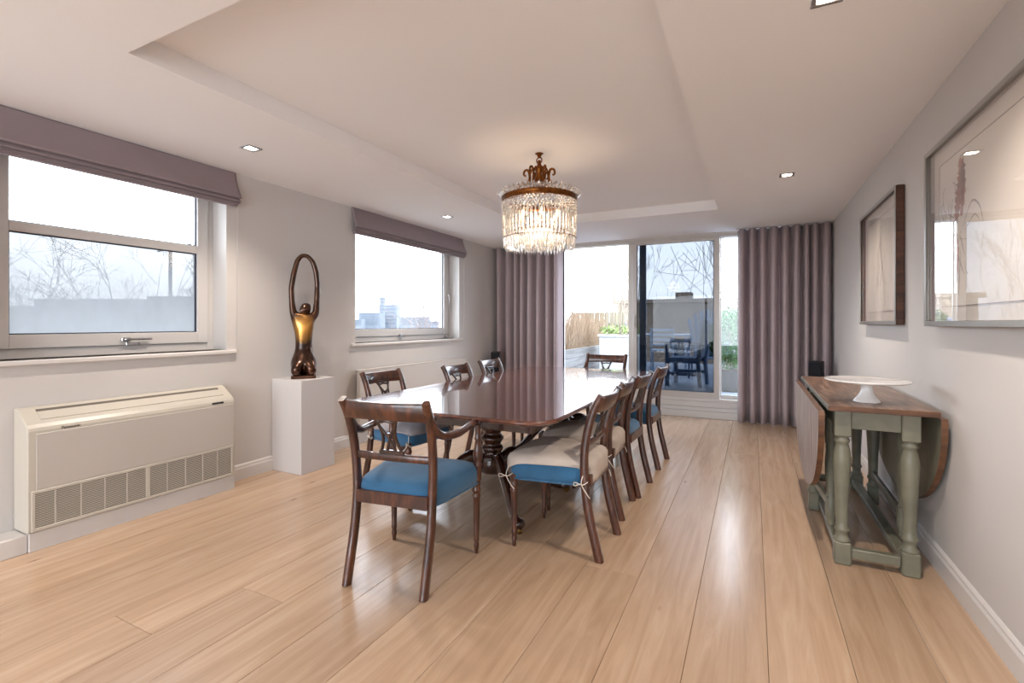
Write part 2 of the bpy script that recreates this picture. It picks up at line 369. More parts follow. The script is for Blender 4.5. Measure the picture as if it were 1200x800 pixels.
# ---- garden doors in the back wall
door = thing('door_1', None, None, ((DX0+DX1)/2, YB, 0)); door['kind'] = 'structure'
cx = (DX0+DX1)/2
def D(name, mat, *bs):
    m = MB()
    for (x0, x1, y0, y1, z0, z1) in bs: m.cbox(x0-cx, x1-cx, y0, y1, z0, z1, .003)
    return m.build(name, mat, door)
D('outer_frame', M_sash, (DX0, DX1, .02, .18, 2.368, DZ), (DX0, DX0+.045, .02, .18, .1, 2.37), (DX1-.05, DX1, .02, .18, .1, 2.37))
D('threshold', M_trim, (DX0, DX1, -.03, .2, 0, .088), (DX0, DX1, -.005, .2, .09, .137), (DX0, DX1, .01, .2, .139, .208), (DX0, DX1, .02, .18, .21, .25))
D('fixed_sash', M_sash, (-1.585, -1.512, .09, .15, .25, 2.37), (DX0+.045, -1.585, .10, .14, .25, .29))
M_stile = plain('slate_blue_stile', (150, 180, 215), .5)
D('rear_stile', M_stile, (-1.435, -1.345, .115, .15, .30, 2.37))
D('sliding_sash', M_sash, (-1.51, -1.455, .03, .075, .215, 2.368), (-.455, -.385, .03, .075, .215, 2.368), (-1.455, -.455, .03, .075, .215, .33), (-1.455, -.455, .03, .075, 2.335, 2.368))
D('door_gasket', M_gasket, (-1.455, -1.447, .035, .05, .33, 2.335), (-.463, -.455, .035, .05, .33, 2.335), (-1.447, -.463, .035, .05, .33, .337), (DX0+.045, DX0+.062, .09, .105, .25, 2.368))
D('pane', M_tint, (-1.455, -.455, .05, .056, .33, 2.335))
D('pane', M_glass, (DX0+.045, -1.585, .118, .124, .29, 2.368))
D('pane', M_glass, (-.385, DX1-.05, .118, .124, .30, 2.368))
D('fixed_sash', M_sash, (-.385, DX1-.05, .10, .14, .25, .30), (-.385, -.37, .1, .14, .3, 2.37))
hh = MB().cbox(-1.49-cx, -1.472-cx, .012, .03, 1.18, 1.36, .004); hh.tube(smooth_pts([(-1.481-cx, .0, 1.20), (-1.481-cx, -.022, 1.23), (-1.481-cx, -.022, 1.31), (-1.481-cx, .0, 1.34)], 4), .007, 8, up=(1,0,0)); hh.build('door_handle', M_sash, door)
# unseen rear glazing, added behind the camera to let in fill light
rw = thing('fill_window', None, None, (-1.4, Y0-.1, .15)); rw['kind'] = 'structure'
m = MB()
for x in (-1.8, -.03, 1.74): m.cbox(x, x+.06, -.03, .03, 0, 2.1)
m.cbox(-1.74, 1.74, -.03, .03, 0, .06).cbox(-1.74, 1.74, -.03, .03, 2.04, 2.1); m.build('window_frame', M_frame, rw)
MB().box(-1.74, -.03, -.004, .004, .06, 2.04).build('pane', M_glass, rw); MB().box(.03, 1.74, -.004, .004, .06, 2.04).build('pane', M_glass, rw)
def area(name, loc, rot, sx, sy, power, col, portal=False):
    d = bpy.data.lights.new(name, 'AREA'); d.shape = 'RECTANGLE'; d.size = sx; d.size_y = sy; d.energy = power; d.color = col
    if portal: d.cycles.is_portal = True
    o = bpy.data.objects.new(name, d); C.objects.link(o); o.location = loc; o.rotation_euler = rot; return o
area('window_portal', (-1.4, Y0-.02, 1.2), (PI/2, 0, 0), 3.5, 2.1, 1, (1, 1, 1), True)
area('window_portal', (L-.26, 1.71, 1.69), (0, -PI/2, 0), 1.3, 1.3, 1, (1, 1, 1), True)
area('window_portal', (L-.26, 4.70, 1.69), (0, -PI/2, 0), 1.3, 1.96, 1, (1, 1, 1), True)
area('window_portal', (-1.1, YB+.23, 1.3), (-PI/2, 0, 0), 3.0, 2.2, 1, (1, 1, 1), True)

# ---- ceiling downlights
LAMPS = [(-3.035, 2.13, 'above the left window end of the wall heater'), (-3.035, 4.47, 'beyond the second window nearest the far left corner'),
         (.245, 4.42, 'above the drop leaf table on the right side'), (.245, 2.075, 'cut by the top edge of the view'),
         (-3.035, -.2, ''), (.245, -.25, ''), (-3.035, -2.5, ''), (.245, -2.5, '')]  # last two pairs: unseen, added behind the camera as fill light
proto = None
for (x, y, t) in LAMPS:
    if proto is None:
        r = thing('downlight', 'x', 'light', (x, y, H))
        b = MB(); a0, a1 = .034, .052
        for (p, q, u, v_) in ((-a1, a1, -a1, -a0), (-a1, a1, a0, a1), (-a1, -a0, -a0, a0), (a0, a1, -a0, a0)): b.cbox(p, q, u, v_, -.006, 0, .002)
        b.build('bezel', M_chrome, r)
        MB().lathe([(.034, 0), (.034, -.003), (.026, -.006), (.012, -.008)], n=20).build('bulb', M_bulb, r); proto = r
        c0 = r
    else: c0 = copy_tree(proto); c0.location = (x, y, H)
    c0['label'] = {0: 'square ceiling spotlight over the wall heater, nearest the large left window', 1: 'square ceiling spotlight in front of the smaller second window',
                   2: 'square ceiling spotlight near the right curtain and small picture', 3: 'square ceiling spotlight cut off by the top edge, above the big picture'}.get(LAMPS.index((x, y, t)), 'unseen square ceiling spotlight added for fill behind the viewpoint, ' + {4: 'left row, nearest the heater', 5: 'right row, nearer the pictures', 6: 'left row, by the rear glazing', 7: 'right row, by the rear glazing'}.get(LAMPS.index((x, y, t)), ''))
    if LAMPS.index((x, y, t)) > 3: c0['group'] = 'added fill spotlights behind the viewpoint'
    d = bpy.data.lights.new('downlight_beam', 'SPOT'); d.energy = LAMP_W; d.color = WARM; d.spot_size = math.radians(118); d.spot_blend = .9; d.shadow_soft_size = .035
    o = bpy.data.objects.new('downlight_beam', d); C.objects.link(o); o.location = (x, y, H-.02)

# ================================================================ BLINDS
def blind(label, y0, y1, zb):
    r = thing('roman_blind', label, 'blind', (L, (y0+y1)/2, H-.002)); hw = (y1-y0)/2; d = H-.002-zb
    def sheet(name, prof, thick=.004, s=1.0):
        ny = 60; v = []; f = []; n = len(prof)
        for k in range(ny+1):
            u = -1+2*k/ny
            e = max(0, (abs(u)-.97)/.03)
            for j, (x, z) in enumerate(prof):
                rip = .0035*math.sin(k*1.9+j*.6)*math.sin(k*.53)*(j/n)+.02*e*0
                v.append((x+rip*s, u*hw*(1+.012*math.sin(j*.9)*s*0)+ (.012*(j/n)*(1 if u > 0 else -1)*(abs(u) > .96)), z))
        for k in range(ny):
            for j in range(n-1): f.append((k*n+j, k*n+j+1, (k+1)*n+j+1, (k+1)*n+j))
        o = MB().add(v, f, True).build(name, M_blind, r)
        md = o.modifiers.new('thickness', 'SOLIDIFY'); md.thickness = thick; return o
    sheet('upper_fold', smooth_pts2([(.012, 0), (.02, -.06), (.04, -.12), (.068, -.178), (.078, -.196), (.066, -.205), (.03, -.20)]))
    sheet('lower_fold', smooth_pts2([(.03, -.185), (.050, -.206), (.066, -.226), (.064, -.234), (.03, -.232)]))
    sheet('lower_fold', smooth_pts2([(.026, -.21), (.045, -.23), (.058, -d+.004), (.05, -d), (.02, -d+.004)]))
    MB().cbox(.002, .0095, -hw+.004, hw-.004, -.03, 0, .002).build('headrail', M_black, r)
    b = MB()
    for k in range(3): b.cbox(.012, .062-.006*k, -hw+.01, hw-.01, -d-.008-.007*k, -d-.003-.007*k, .001)
    b.build('batten_stack', M_blind, r)
    b = MB()
    for s in (0, 1): b.tube([(.02+.01*s, hw+.004-.01*0, -.2), (.02+.01*s, hw+.004, -1.30)], .0016, 5, up=(1,0,0))
    b.build('cord', M_trim, r); return r
def smooth_pts2(P):
    return [(p.x, p.z) for p in smooth_pts([(a, 0, b) for a, b in P], 4)]
blind('mauve roman blind gathered above the large left window over the heater', .98, 2.43, 2.178)
b2 = blind('mauve roman blind gathered above the smaller window beyond the bronze figure', 3.66, 5.76, 2.178)

# ================================================================ CURTAINS
def curtain(label, x0, x1, n, seed, yc=6.68):
    r = thing('curtain', label, 'curtain', ((x0+x1)/2, yc, 0)); rnd = random.Random(seed)
    ws = [rnd.uniform(.75, 1.25) for _ in range(n)]; S = sum(ws); hw = (x1-x0)/2
    amp = [rnd.uniform(.8, 1.1) for _ in range(n)]; ph = [rnd.uniform(-1, 1) for _ in range(n)]
    v = []; f = []; per = 14; nz = 14; N = n*per
    for k in range(nz+1):
        z = .012+(2.412-.012)*k/nz; t = 1-k/nz
        for i in range(N+1):
            q = min(i//per, n-1); fr = (i-q*per)/per
            xx = -hw+2*hw*(sum(ws[:q])+ws[q]*fr)/S
            a = 2*PI*fr
            yy = -.078*amp[q]*math.copysign(abs(math.sin(a/2*2-PI/2))**.75, math.sin(a-PI/2))
            xx += -.009*math.sin(a) + .012*t*ph[q]*math.sin(a/2)
            yy += .01*t*math.sin(i*.21+seed)
            v.append((xx, yy, z))
    for k in range(nz):
        for i in range(N): f.append((k*(N+1)+i, k*(N+1)+i+1, (k+1)*(N+1)+i+1, (k+1)*(N+1)+i))
    o = MB().add(v, f, True).build('drape', M_curtain, r); md = o.modifiers.new('thickness', 'SOLIDIFY'); md.thickness = .004
    MB().cbox(-hw-.02, hw+(.0 if x1 > .5 else .1), -.012, .012, 2.413, 2.424, .002).build('curtain_track', M_trim, r)
    return r
curtain('mauve pleated floor-length curtain in the far left corner', -3.63, -2.53, 8, 2)
curtain('mauve pleated floor-length curtain beside the right wall', -.17, .835, 9, 5)

# ================================================================ HEATER / AC UNIT
ac = thing('wall_heater', 'long cream floor-mounted heating and cooling unit under the large left window', 'heater', (L, 1.73, 0))
y0, y1 = -.575, .582
prof = [(.004, .105), (.167, .105), (.175, .115), (.175, .655), (.17, .672), (.155, .690), (.05, .765), (.02, .770), (.004, .770)]
n = len(prof); v = [(a, y0, z) for a, z in prof]+[(a, y1, z) for a, z in prof]
o = MB().add(v, [tuple(range(n)), tuple(reversed(range(n, 2*n)))]+[(i, n+i, n+(i+1) % n, (i+1) % n) for i in range(n)]).build('casing', M_acbody, ac)
md = o.modifiers.new('bevel', 'BEVEL'); md.width = .01; md.segments = 3; md.limit_method = 'ANGLE'
MB().cbox(0.1740, 0.1785, y0+.035, y1-.01, .335, .640, .002).build('front_panel', M_acpanel, ac)
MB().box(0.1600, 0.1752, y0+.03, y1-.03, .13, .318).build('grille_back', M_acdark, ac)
m = MB(); a, b_ = y0+.03, y1-.03
m.cbox(0.1730, 0.1810, a-.015, b_+.015, .318, .332, .002).cbox(0.1730, 0.1810, a-.015, b_+.015, .112, .130, .002).cbox(0.1730, 0.1810, a-.015, a, .13, .318, .002).cbox(0.1730, 0.1810, b_, b_+.015, .13, .318, .002)
m.build('grille_frame', M_acbody, ac)
mid = .0
MB().cbox(0.1730, 0.1810, mid-.012, mid+.012, .13, .318, .002).build('grille_bar', M_acbody, ac)
for yy in (-.46, -.345, -.23, -.115, .115, .23, .345, .45): MB().cbox(0.1752, 0.1792, yy-.004, yy+.004, .13, .318, .001).build('grille_bar', M_acpanel, ac)
first = None
for k in range(20):
    z = .136+k*.0094
    if first is None: first = MB().box(0.1745, 0.1798, a, b_, 0, .0042).build('slat', M_acbody, ac); first.location.z = z
    else: c0 = first.copy(); C.objects.link(c0); c0.parent = ac; c0.location.z = z
# sloping top with outlet slot
def topbox(mb, d0, d1, ya, yb, h0, h1):   # along slope from back (.05,.752) to front (.175,.69)
    u = Vector((.105, 0, -.075)).normalized(); nn = Vector((.075, 0, .105)).normalized(); o_ = Vector((.05, 0, .765))
    v = [o_+u*d+nn*hh+Vector((0, y, 0)) for hh in (h0, h1) for y in (ya, yb) for d in (d0, d1)]
    mb.add(v, [(0,2,3,1),(4,5,7,6),(0,1,5,4),(2,6,7,3),(0,4,6,2),(1,3,7,5)])
m = MB(); topbox(m, .012, .03, y0+.07, y1-.06, 0, .0015); m.build('outlet_slot', M_acdark, ac)
m = MB(); topbox(m, .034, .098, y0+.07, y1-.06, 0, .004); m.build('louvre_flap', M_acbody, ac)
MB().cbox(.174, .1775, y1-.17, y1-.085, .655, .668, .003).build('control_window', M_black, ac)
MB().cbox(.004, .162, y0+.01, y1+.008, 0, .104, .003).build('plinth', M_trim, ac)
def text_mesh(s, size, ext):
    cu = bpy.data.curves.new('lettering', 'FONT'); cu.body = s; cu.size = size; cu.extrude = ext; cu.align_x = 'CENTER'
    to = bpy.data.objects.new('tmp', cu); C.objects.link(to); bpy.context.view_layer.update()
    me = bpy.data.meshes.new_from_object(to.evaluated_get(bpy.context.evaluated_depsgraph_get())); bpy.data.objects.remove(to, do_unlink=True); return me
tm = text_mesh('Panasonic', .022, .0005); tm.materials.append(M_black)
to = bpy.data.objects.new('lettering', tm); C.objects.link(to); to.parent = ac; to.location = (.1762, -.39, .648)
to.rotation_euler = Matrix(((0,0,1),(1,0,0),(0,1,0))).to_euler()

# ================================================================ RADIATOR
rd = thing('radiator', 'low wide cream panel radiator on the left wall under the second window', 'radiator', (L+.001, 4.71, 0))
MB().cbox(.055, .085, -1.02, 1.02, .14, .762, .008).build('front_panel', M_rad, rd)
MB().cbox(.02, .045, -1.0, 1.0, .16, .74, .005).build('rear_panel', M_rad, rd)
MB().cbox(.018, .087, -1.022, 1.022, .755, .766, .003).build('top_grille', M_rad, rd)
for s in (-.7, .7): MB().cbox(0, .02, s-.02, s+.02, .2, .7, .002).build('bracket', M_rad, rd)

# ================================================================ PEDESTAL AND FIGURE
pd = MB().cbox(-.178, .178, -.176, .176, 0, .772, .003).build('pedestal', M_white)
pd.location = (-3.472, 2.928, 0); tag(pd, 'plain white square pedestal carrying the bronze figure', 'pedestal')
fig = thing('bronze_figure', 'dark bronze kneeling nude figure with arms raised in a loop', 'sculpture', (-3.472, 2.928, .772), math.radians(50))
def skin(name, pts, edges, mat, parent, sub=2, root=0):
    me = bpy.data.meshes.new(name); me.from_pydata([p[:3] for p in pts], edges, []); o = bpy.data.objects.new(name, me); C.objects.link(o); o.parent = parent
    bm = bmesh.new(); bm.from_mesh(me); ly = bm.verts.layers.skin.verify(); bm.verts.ensure_lookup_table()
    for i, p in enumerate(pts):
        rx, ry = (p[3], p[4]) if len(p) > 4 else (p[3], p[3]); bm.verts[i][ly].radius = (rx, ry); bm.verts[i][ly].use_root = (i == root)
    bm.to_mesh(me); bm.free(); me.materials.append(mat)
    s = o.modifiers.new('skin', 'SKIN'); s.use_smooth_shade = True
    u = o.modifiers.new('sub', 'SUBSURF'); u.levels = sub; u.render_levels = sub; return o
P = [(0,.01,.12,.088,.08),(0,.01,.22,.076,.066),(0,.0,.31,.070,.056),(0,0,.40,.080,.064),(0,0,.485,.086,.060),(0.01,0,.535,.030,.030),(.015,-.015,.59,.046,.050),(.016,-.012,.64,.036,.040),
     (-.082,0,.545,.034,.034),(-.092,0,.64,.026,.026),(-.098,0,.77,.024,.024),(-.078,-.005,.90,.025,.025),(-.050,-.01,1.01,.022,.022),(-.016,-.012,1.052,.022,.020),
     (.096,0,.545,.034,.034),(.104,0,.65,.026,.026),(.110,0,.80,.024,.024),(.100,-.005,.91,.025,.025),(.074,-.01,1.0,.022,.022),(.03,-.012,1.052,.022,.020),
     (-.056,-.06,.10,.052,.055),(-.060,-.095,.085,.044,.050),(-.060,-.07,.02,.042,.045),(.056,-.06,.10,.052,.055),(.060,-.095,.085,.044,.050),(.060,-.07,.02,.042,.045),
     (-.055,.06,.05,.055,.06),(.055,.06,.05,.055,.06)]
E_ = [(0,1),(1,2),(2,3),(3,4),(4,5),(5,6),(6,7),(4,8),(8,9),(9,10),(10,11),(11,12),(12,13),(4,14),(14,15),(15,16),(16,17),(17,18),(18,19),(13,19),(0,20),(20,21),(21,22),(0,23),(23,24),(24,25),(0,26),(0,27)]
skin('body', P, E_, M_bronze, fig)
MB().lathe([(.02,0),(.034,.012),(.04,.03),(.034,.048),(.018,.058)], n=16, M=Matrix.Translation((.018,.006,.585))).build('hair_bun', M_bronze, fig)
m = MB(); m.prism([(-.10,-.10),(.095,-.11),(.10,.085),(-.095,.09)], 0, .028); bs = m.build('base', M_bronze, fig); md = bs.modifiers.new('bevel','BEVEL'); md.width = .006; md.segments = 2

# ================================================================ DINING TABLE
TX, TY, TW, TL, TZ = -1.63, 3.69, .715, 1.475, .742
tb = thing('dining_table', 'long polished mahogany dining table on two turned pedestals in mid room', 'table', (TX, TY, 0))
def rrect(hx, hy_, r, n=8):
    P = []
    for (sx, sy, a0) in ((1, 1, 0), (-1, 1, 90), (-1, -1, 180), (1, -1, 270)):
        for k in range(n+1):
            a = math.radians(a0+90*k/n); P.append((sx*(hx-r)+r*math.cos(a), sy*(hy_-r)+r*math.sin(a)))
    return P
def leaf(ya, yb, end):
    prof = [(.0, TZ), (-.002, TZ), (.0, TZ-.003), (.004, TZ-.008), (.004, TZ-.015), (0, TZ-.02), (-.008, TZ-.026), (-.02, TZ-.027)]
    # outline of this leaf, outward offset by profile
    r = .17
    def outline(off):
        pts = rrect(TW+off, TL+off, r+off, 10)
        if end == 0: return [(TW+off, yb), (-TW-off, yb), (-TW-off, ya), (TW+off, ya)][::1]
        q = [p for p in pts if (p[1] <= yb+1e-6 if end < 0 else p[1] >= ya-1e-6)]
        if end < 0: return [(-TW-off, yb)]+q+[(TW+off, yb)]
        qs = [p for p in q]; return [(TW+off, ya)]+qs+[(-TW-off, ya)]
    m = MB(); loops = [outline(o_) for o_, z in prof]; n = len(loops[0]); v = []
    for lp, (o_, z) in zip(loops, prof): v += [(x, y, z) for x, y in lp]
    f = [tuple(range(n))]
    for k in range(len(prof)-1):
        for i in range(n): j = (i+1) % n; f.append((k*n+i, k*n+j, (k+1)*n+j, (k+1)*n+i))
    f.append(tuple(reversed(range((len(prof)-1)*n, len(prof)*n))))
    m.add(v, f).build('table_leaf', M_mahog, tb)
leaf(-TL, -.555, -1); leaf(-.554, 0, 0); leaf(.001, .554, 0); leaf(.555, TL, 1)
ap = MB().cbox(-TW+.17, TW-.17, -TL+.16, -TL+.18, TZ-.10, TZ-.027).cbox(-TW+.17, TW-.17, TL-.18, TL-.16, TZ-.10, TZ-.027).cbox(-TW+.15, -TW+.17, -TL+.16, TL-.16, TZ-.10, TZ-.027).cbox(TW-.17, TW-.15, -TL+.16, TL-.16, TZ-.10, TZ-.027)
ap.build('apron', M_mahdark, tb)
colprof = [(.05,.20),(.075,.205),(.088,.22),(.088,.30),(.075,.33),(.060,.345),(.070,.36),(.078,.375),(.070,.39),(.055,.40),(.066,.415),(.078,.435),(.080,.45),(.066,.465),(.055,.475),(.064,.49),(.082,.51),(.084,.525),(.066,.54),(.05,.552),(.055,.57),(.078,.60),(.088,.63),(.08,.655),(.07,.68),(.09,.69),(.09,TZ-.03)]
for py in (-.73, .72):
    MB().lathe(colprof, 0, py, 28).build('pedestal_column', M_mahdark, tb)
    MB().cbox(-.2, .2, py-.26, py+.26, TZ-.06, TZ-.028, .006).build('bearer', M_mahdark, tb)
    for k in range(4):
        a = math.radians(45+90*k); M = Matrix.Translation((0, py, 0)) @ Matrix.Rotation(a, 4, 'Z')
        pts = smooth_pts([(.05, 0, .245), (.12, 0, .315), (.18, 0, .315), (.27, 0, .25), (.36, 0, .165), (.45, 0, .085), (.53, 0, .052)], 4)
        lg = MB().sweep(pts, lambda t: rsec(.076-.036*t, .10-.052*t, .35), M=M)
        lg.lathe([(.012,.028),(.03,.034),(.04,.05),(.04,.066),(.03,.08),(.012,.088)], n=14, M=M @ Matrix.Translation((.55, 0, 0)))
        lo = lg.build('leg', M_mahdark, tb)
        cs = MB().lathe([(.018,-.012),(.02,-.008),(.02,.008),(.018,.012)], n=14, M=M @ Matrix.Translation((.565, 0, .0205)) @ Matrix.Rotation(PI/2, 4, 'X'))
        cs.lathe([(.01,.0),(.012,.02)], n=8, M=M @ Matrix.Translation((.555, 0, .02))); cs.build('castor', M_castor, lo)

# ================================================================ CHAIRS
BACK = [(0,-.25),(.10,-.226),(.22,-.197),(.33,-.178),(.44,-.168),(.55,-.169),(.65,-.181),(.75,-.205),(.82,-.232),(.872,-.262)]
def backy(z):
    for (a, b), (c_, d) in zip(BACK, BACK[1:]):
        if a <= z <= c_: return b+(d-b)*(z-a)/(c_-a)
    return BACK[-1][1]
def make_chair(arms):
    r = thing('dining_armchair' if arms else 'dining_chair', 'x', 'chair')
    rw_, tw, fw, fy = (.205, .222, .255, .245) if arms else (.186, .190, .215, .235)
    top = .885 if arms else .865
    # seat
    N = 18; v = []; f = []; ys0, ys1 = -.185, fy+.03
    def half(t): return (rw_-.004)*(1-t)+(fw+.028)*t
    layers = [(.93, .378), (1.0, .384), (1.012, .41), (1.012, .452), (.985, .474)]
    ring = []
    for k in range(56):
        a = 2*PI*k/56; ca, sa = math.cos(a), math.sin(a)
        e = .30
        ring.append((math.copysign(abs(ca)**e, ca), math.copysign(abs(sa)**e, sa)))
    def pt(u, w_, s_, z):
        t = (w_*s_+1)/2; return (u*s_*half(min(max(t,0),1)), ys0+(ys1-ys0)*t, z)
    m = MB(); loops = []
    dome = [(.95, .483), (.88, .493), (.75, .501), (.55, .508), (.3, .512), (.05, .513)]
    for s_, z in layers+dome: loops.append([pt(u, w_, s_, z) for u, w_ in ring])
    n = 56; vv = [p for lp in loops for p in lp]
    ff = [(k*n+i, k*n+(i+1) % n, (k+1)*n+(i+1) % n, (k+1)*n+i) for k in range(len(loops)-1) for i in range(n)]
    ff += [tuple(reversed(range(n))), tuple(range((len(loops)-1)*n, len(loops)*n))]
    seat = m.add(vv, ff, True).build('seat', M_blue, r)
    MB().tube([pt(u, w_, 1.012, .384) for u, w_ in ring], .0045, 6, closed=True).build('piping', M_blue, seat)
    MB().cbox(-rw_+.01, rw_-.01, -.200, -.170, .378, .440, .004).build('seat_rail', M_chair, r)
    fr = MB().cbox(-fw+.02, fw-.02, fy-.03, fy-.005, .372, .382, .002)
    for s in (-1, 1): fr.sweep([(s*(rw_-.02), -.17, .379), (s*(fw-.03), fy-.02, .379)], rsec(.02, .014))
    fr.build('seat_frame', M_chair, r)
    for s in (-1, 1):
        pts = smooth_pts([(s*(rw_+(tw-rw_)*max(0, (z-.44)/.43)), y, z*top/.872 if z > .6 else z) for z, y in BACK], 3)
        MB().sweep(pts, lambda t: rsec(.034, .046-.008*t, .22), up=(0, 1, 0)).build('leg', M_chair, r)
        # scroll at the top of the rear post
        lp = [(.006, 0), (.016, .008), (.022, .02)]
        MB().lathe([(.028,0),(.026,.002),(.017,.36),(.0215,.365),(.0215,.375),(.016,.38),(.0225,.39)], n=14, M=Matrix.Translation((0,0,0))) if False else None
        prof = [(.0095,0),(.0115,.02),(.0155,.045),(.0125,.055),(.0125,.065),(.0165,.075),(.0145,.085),(.0195,.30),(.0225,.315),(.017,.325),(.0235,.337),(.0235,.35),(.018,.36),(.0225,.372),(.0225,.406)]
        MB().lathe(prof, s*fw, fy-.005, 14).build('leg', M_chair, r)
    # crest rail
    zc = top-.048; pts = [(x, backy(zc*.872/top)-.006-.028*(1-(x/tw)**2), zc) for x in [tw*(-1+2*k/14) for k in range(15)]]
    MB().sweep(pts, lambda t: rsec(.020, .082+.008*abs(2*t-1), .2), up=(0,-.25,1)).build('crest_rail', M_chair, r)
    for s in (-1, 1):
        pass
    # cross rail
    zx = .605; pts = [(x, backy(zx)+.004-.012*(1-(x/tw)**2), zx) for x in [(rw_+.004)*(-1+2*k/10) for k in range(11)]]
    MB().sweep(pts, rsec(.017, .036, .25), up=(0,0,1)).build('cross_rail', M_chair, r)
    # lattice splat
    zt, zb = top-.084, .632
    def sp(x, t): z = zb+(zt-zb)*t; return (x, backy(z*.872/top)-.028*(t*.5+.5)+.006, z)
    m = MB(); pb = sp(0, 0); m.cbox(-.066, .066, pb[1]-.008, pb[1]+.008, .618, .640, .003)
    bar = lambda P_: m.sweep(smooth_pts([sp(x, t) for x, t in P_], 5), rsec(.013, .013, .2), up=(0,1,0))
    for s in (-1, 1):
        bar([(s*.056, 0), (s*.040, .25), (s*.033, .5), (s*.044, .8), (s*.062, 1.0)])
        bar([(s*.024, 0), (s*.006, .3), (s*-.012, .5), (s*-.040, .75), (s*-.050, 1.0)])
        bar([(s*.062, 1.0), (s*.05, .93), (s*.03, .9), (s*.0, .93)])
    m.cbox(-.008, .008, sp(0, .55)[1]-.007, sp(0, .55)[1]+.007, sp(0, .40)[2], sp(0, .56)[2], .002)
    m.cbox(-.07, .07, sp(0, 1)[1]-.007, sp(0, 1)[1]+.007, zt-.004, zt+.012, .003)
    m.build('splat', M_chairdk, r)
    if arms:
        for s in (-1, 1):
            pts = smooth_pts([(s*tw, -.208, .79), (s*(tw+.004), -.165, .738), (s*(tw+.014), -.10, .706), (s*(fw+.006), .0, .700), (s*(fw+.006), .12, .708), (s*fw, .225, .714)], 5)
            MB().sweep(pts, lambda t: rsec(.030+.006*t, .042-.012*t, .3)).build('arm', M_chair, r)
            MB().lathe([(.020,.40),(.020,.47),(.026,.48),(.018,.492),(.024,.51),(.027,.54),(.020,.58),(.014,.61),(.020,.62),(.016,.63),(.015,.66),(.018,.695)], s*(fw+.012), fy-.012, 14).build('arm_support', M_chair, r)
    return r
side = make_chair(False); armc = make_chair(True)
# (x,y) is the mid-point between rear feet line and front; rz: 0 faces +y
GRP = 'mahogany dining chairs round the table'
def place(proto_, x, y, deg, label, used=[]):
    o = proto_ if proto_ not in used else copy_tree(proto_)
    used.append(proto_); o.location = (x, y, 0); o.rotation_euler = (0, 0, math.radians(deg)); o['label'] = label; o['group'] = GRP; return o
place(armc, -1.556, 1.975, 8, 'mahogany armchair at the near table end, bare blue seat, back to the viewer')
place(armc, -1.50, 5.19, 180, 'mahogany armchair at the far table end, backed by the glazed doors')
place(side, -.962, 2.632, 90, 'nearest right-hand dining chair, beige cover tied over its blue seat')
place(side, -.995, 3.205, 92, 'second dining chair along the right table side, beige cover on its seat')
place(side, -.972, 3.668, 88, 'third dining chair along the right side of the table, bare blue seat showing')
place(side, -.958, 4.41, 88, 'last right-hand dining chair, nearest the blue tinted door, bare blue seat')
place(side, -2.37, 2.93, -94, 'nearest left-hand dining chair in front of the radiator, grey cover on its seat')
place(side, -2.16, 3.69, -90, 'middle left-hand dining chair seen over the table edge, blue seat')
place(side, -2.21, 4.40, -90, 'farthest left-hand dining chair, next to the left black speaker')
# linen covers tied over seats
def cover(x, y, deg, label, seed, mat):
    rnd = random.Random(seed); r = thing('seat_cover', label, 'seat cover', (x, y, 0), math.radians(deg), 'loose linen seat covers')
    n = 72; ys0, ys1 = -.212, .285; loops = []
    def half(t): return .192*(1-t)+.262*t
    lay = [(.0, .545), (.3, .543), (.55, .538), (.75, .530), (.9, .519), (.97, .508), (1.005, .490)]
    def P_(a, s_, z):
        ca, sa = math.cos(a), math.sin(a); u = math.copysign(abs(ca)**.36, ca); w_ = math.copysign(abs(sa)**.36, sa)
        t = min(1, max(0, (w_*s_+1)/2)); return (u*s_*half(t), ys0+(ys1-ys0)*((w_*s_+1)/2), z)
    for s_, z in lay[1:]: loops.append([P_(2*PI*i/n, s_, z+.003*math.sin(i*.7+s_*9)+.004*math.sin(i*.23+seed)) for i in range(n)])
    for lv in range(1, 5):
        q = lv/4; lp = []
        for i in range(n):
            a = 2*PI*i/n; ca, sa = math.cos(a), math.sin(a)
            drop = .022+.018*abs(math.sin(2*a))**3+.012*math.sin(3*a+seed)
            if sa < -.35: drop += .055*min(1, (-sa-.35)/.3)
            fl = .010*math.sin(i*1.1+seed)*q
            p = P_(a, 1.015+fl, .49-drop*q); 
            if sa < -.2:                       # pull in between the rear posts
                k = min(1, (-sa-.2)/.3); p = (p[0]*(1-.13*k), p[1], p[2])
            lp.append(p)
        loops.append(lp)
    v = [p for lp in loops for p in lp]; f = [(k*n+i, k*n+(i+1) % n, (k+1)*n+(i+1) % n, (k+1)*n+i) for k in range(len(loops)-1) for i in range(n)]
    f.append(tuple(range(n))); o = MB().add(v, f, True).build('cloth', mat, r); md = o.modifiers.new('thickness', 'SOLIDIFY'); md.thickness = .004
    for sx, yy in ((-1, -.17), (1, -.17), (-1, .25), (1, .25)):
        w_ = .195 if yy < 0 else .235
        m = MB(); m.tube(smooth_pts([(sx*(w_), yy, .455), (sx*(w_+.02), yy+.01, .405), (sx*(w_+.028), yy-.02, .36), (sx*(w_+.012), yy-.035, .33)], 4), .0028, 5, up=(1,0,0))
        m.tube(smooth_pts([(sx*w_, yy-.02, .41), (sx*(w_+.03), yy, .40), (sx*(w_+.05), yy+.035, .415), (sx*(w_+.03), yy+.045, .39), (sx*w_, yy+.02, .395)], 4), .0028, 5, up=(0,1,0))
        m.build('tie', M_tie, r)
cover(-.962, 2.632, 90, 'beige linen cover draped over the nearest right-hand chair seat', 1, M_linen)
cover(-.995, 3.205, 92, 'beige linen cover draped over the second right-hand chair seat', 2, M_linen)
M_linen2 = plain('grey_linen_cover', (150, 144, 146), .85, bump=.35, bscale=420, var=.1, vscale=9)
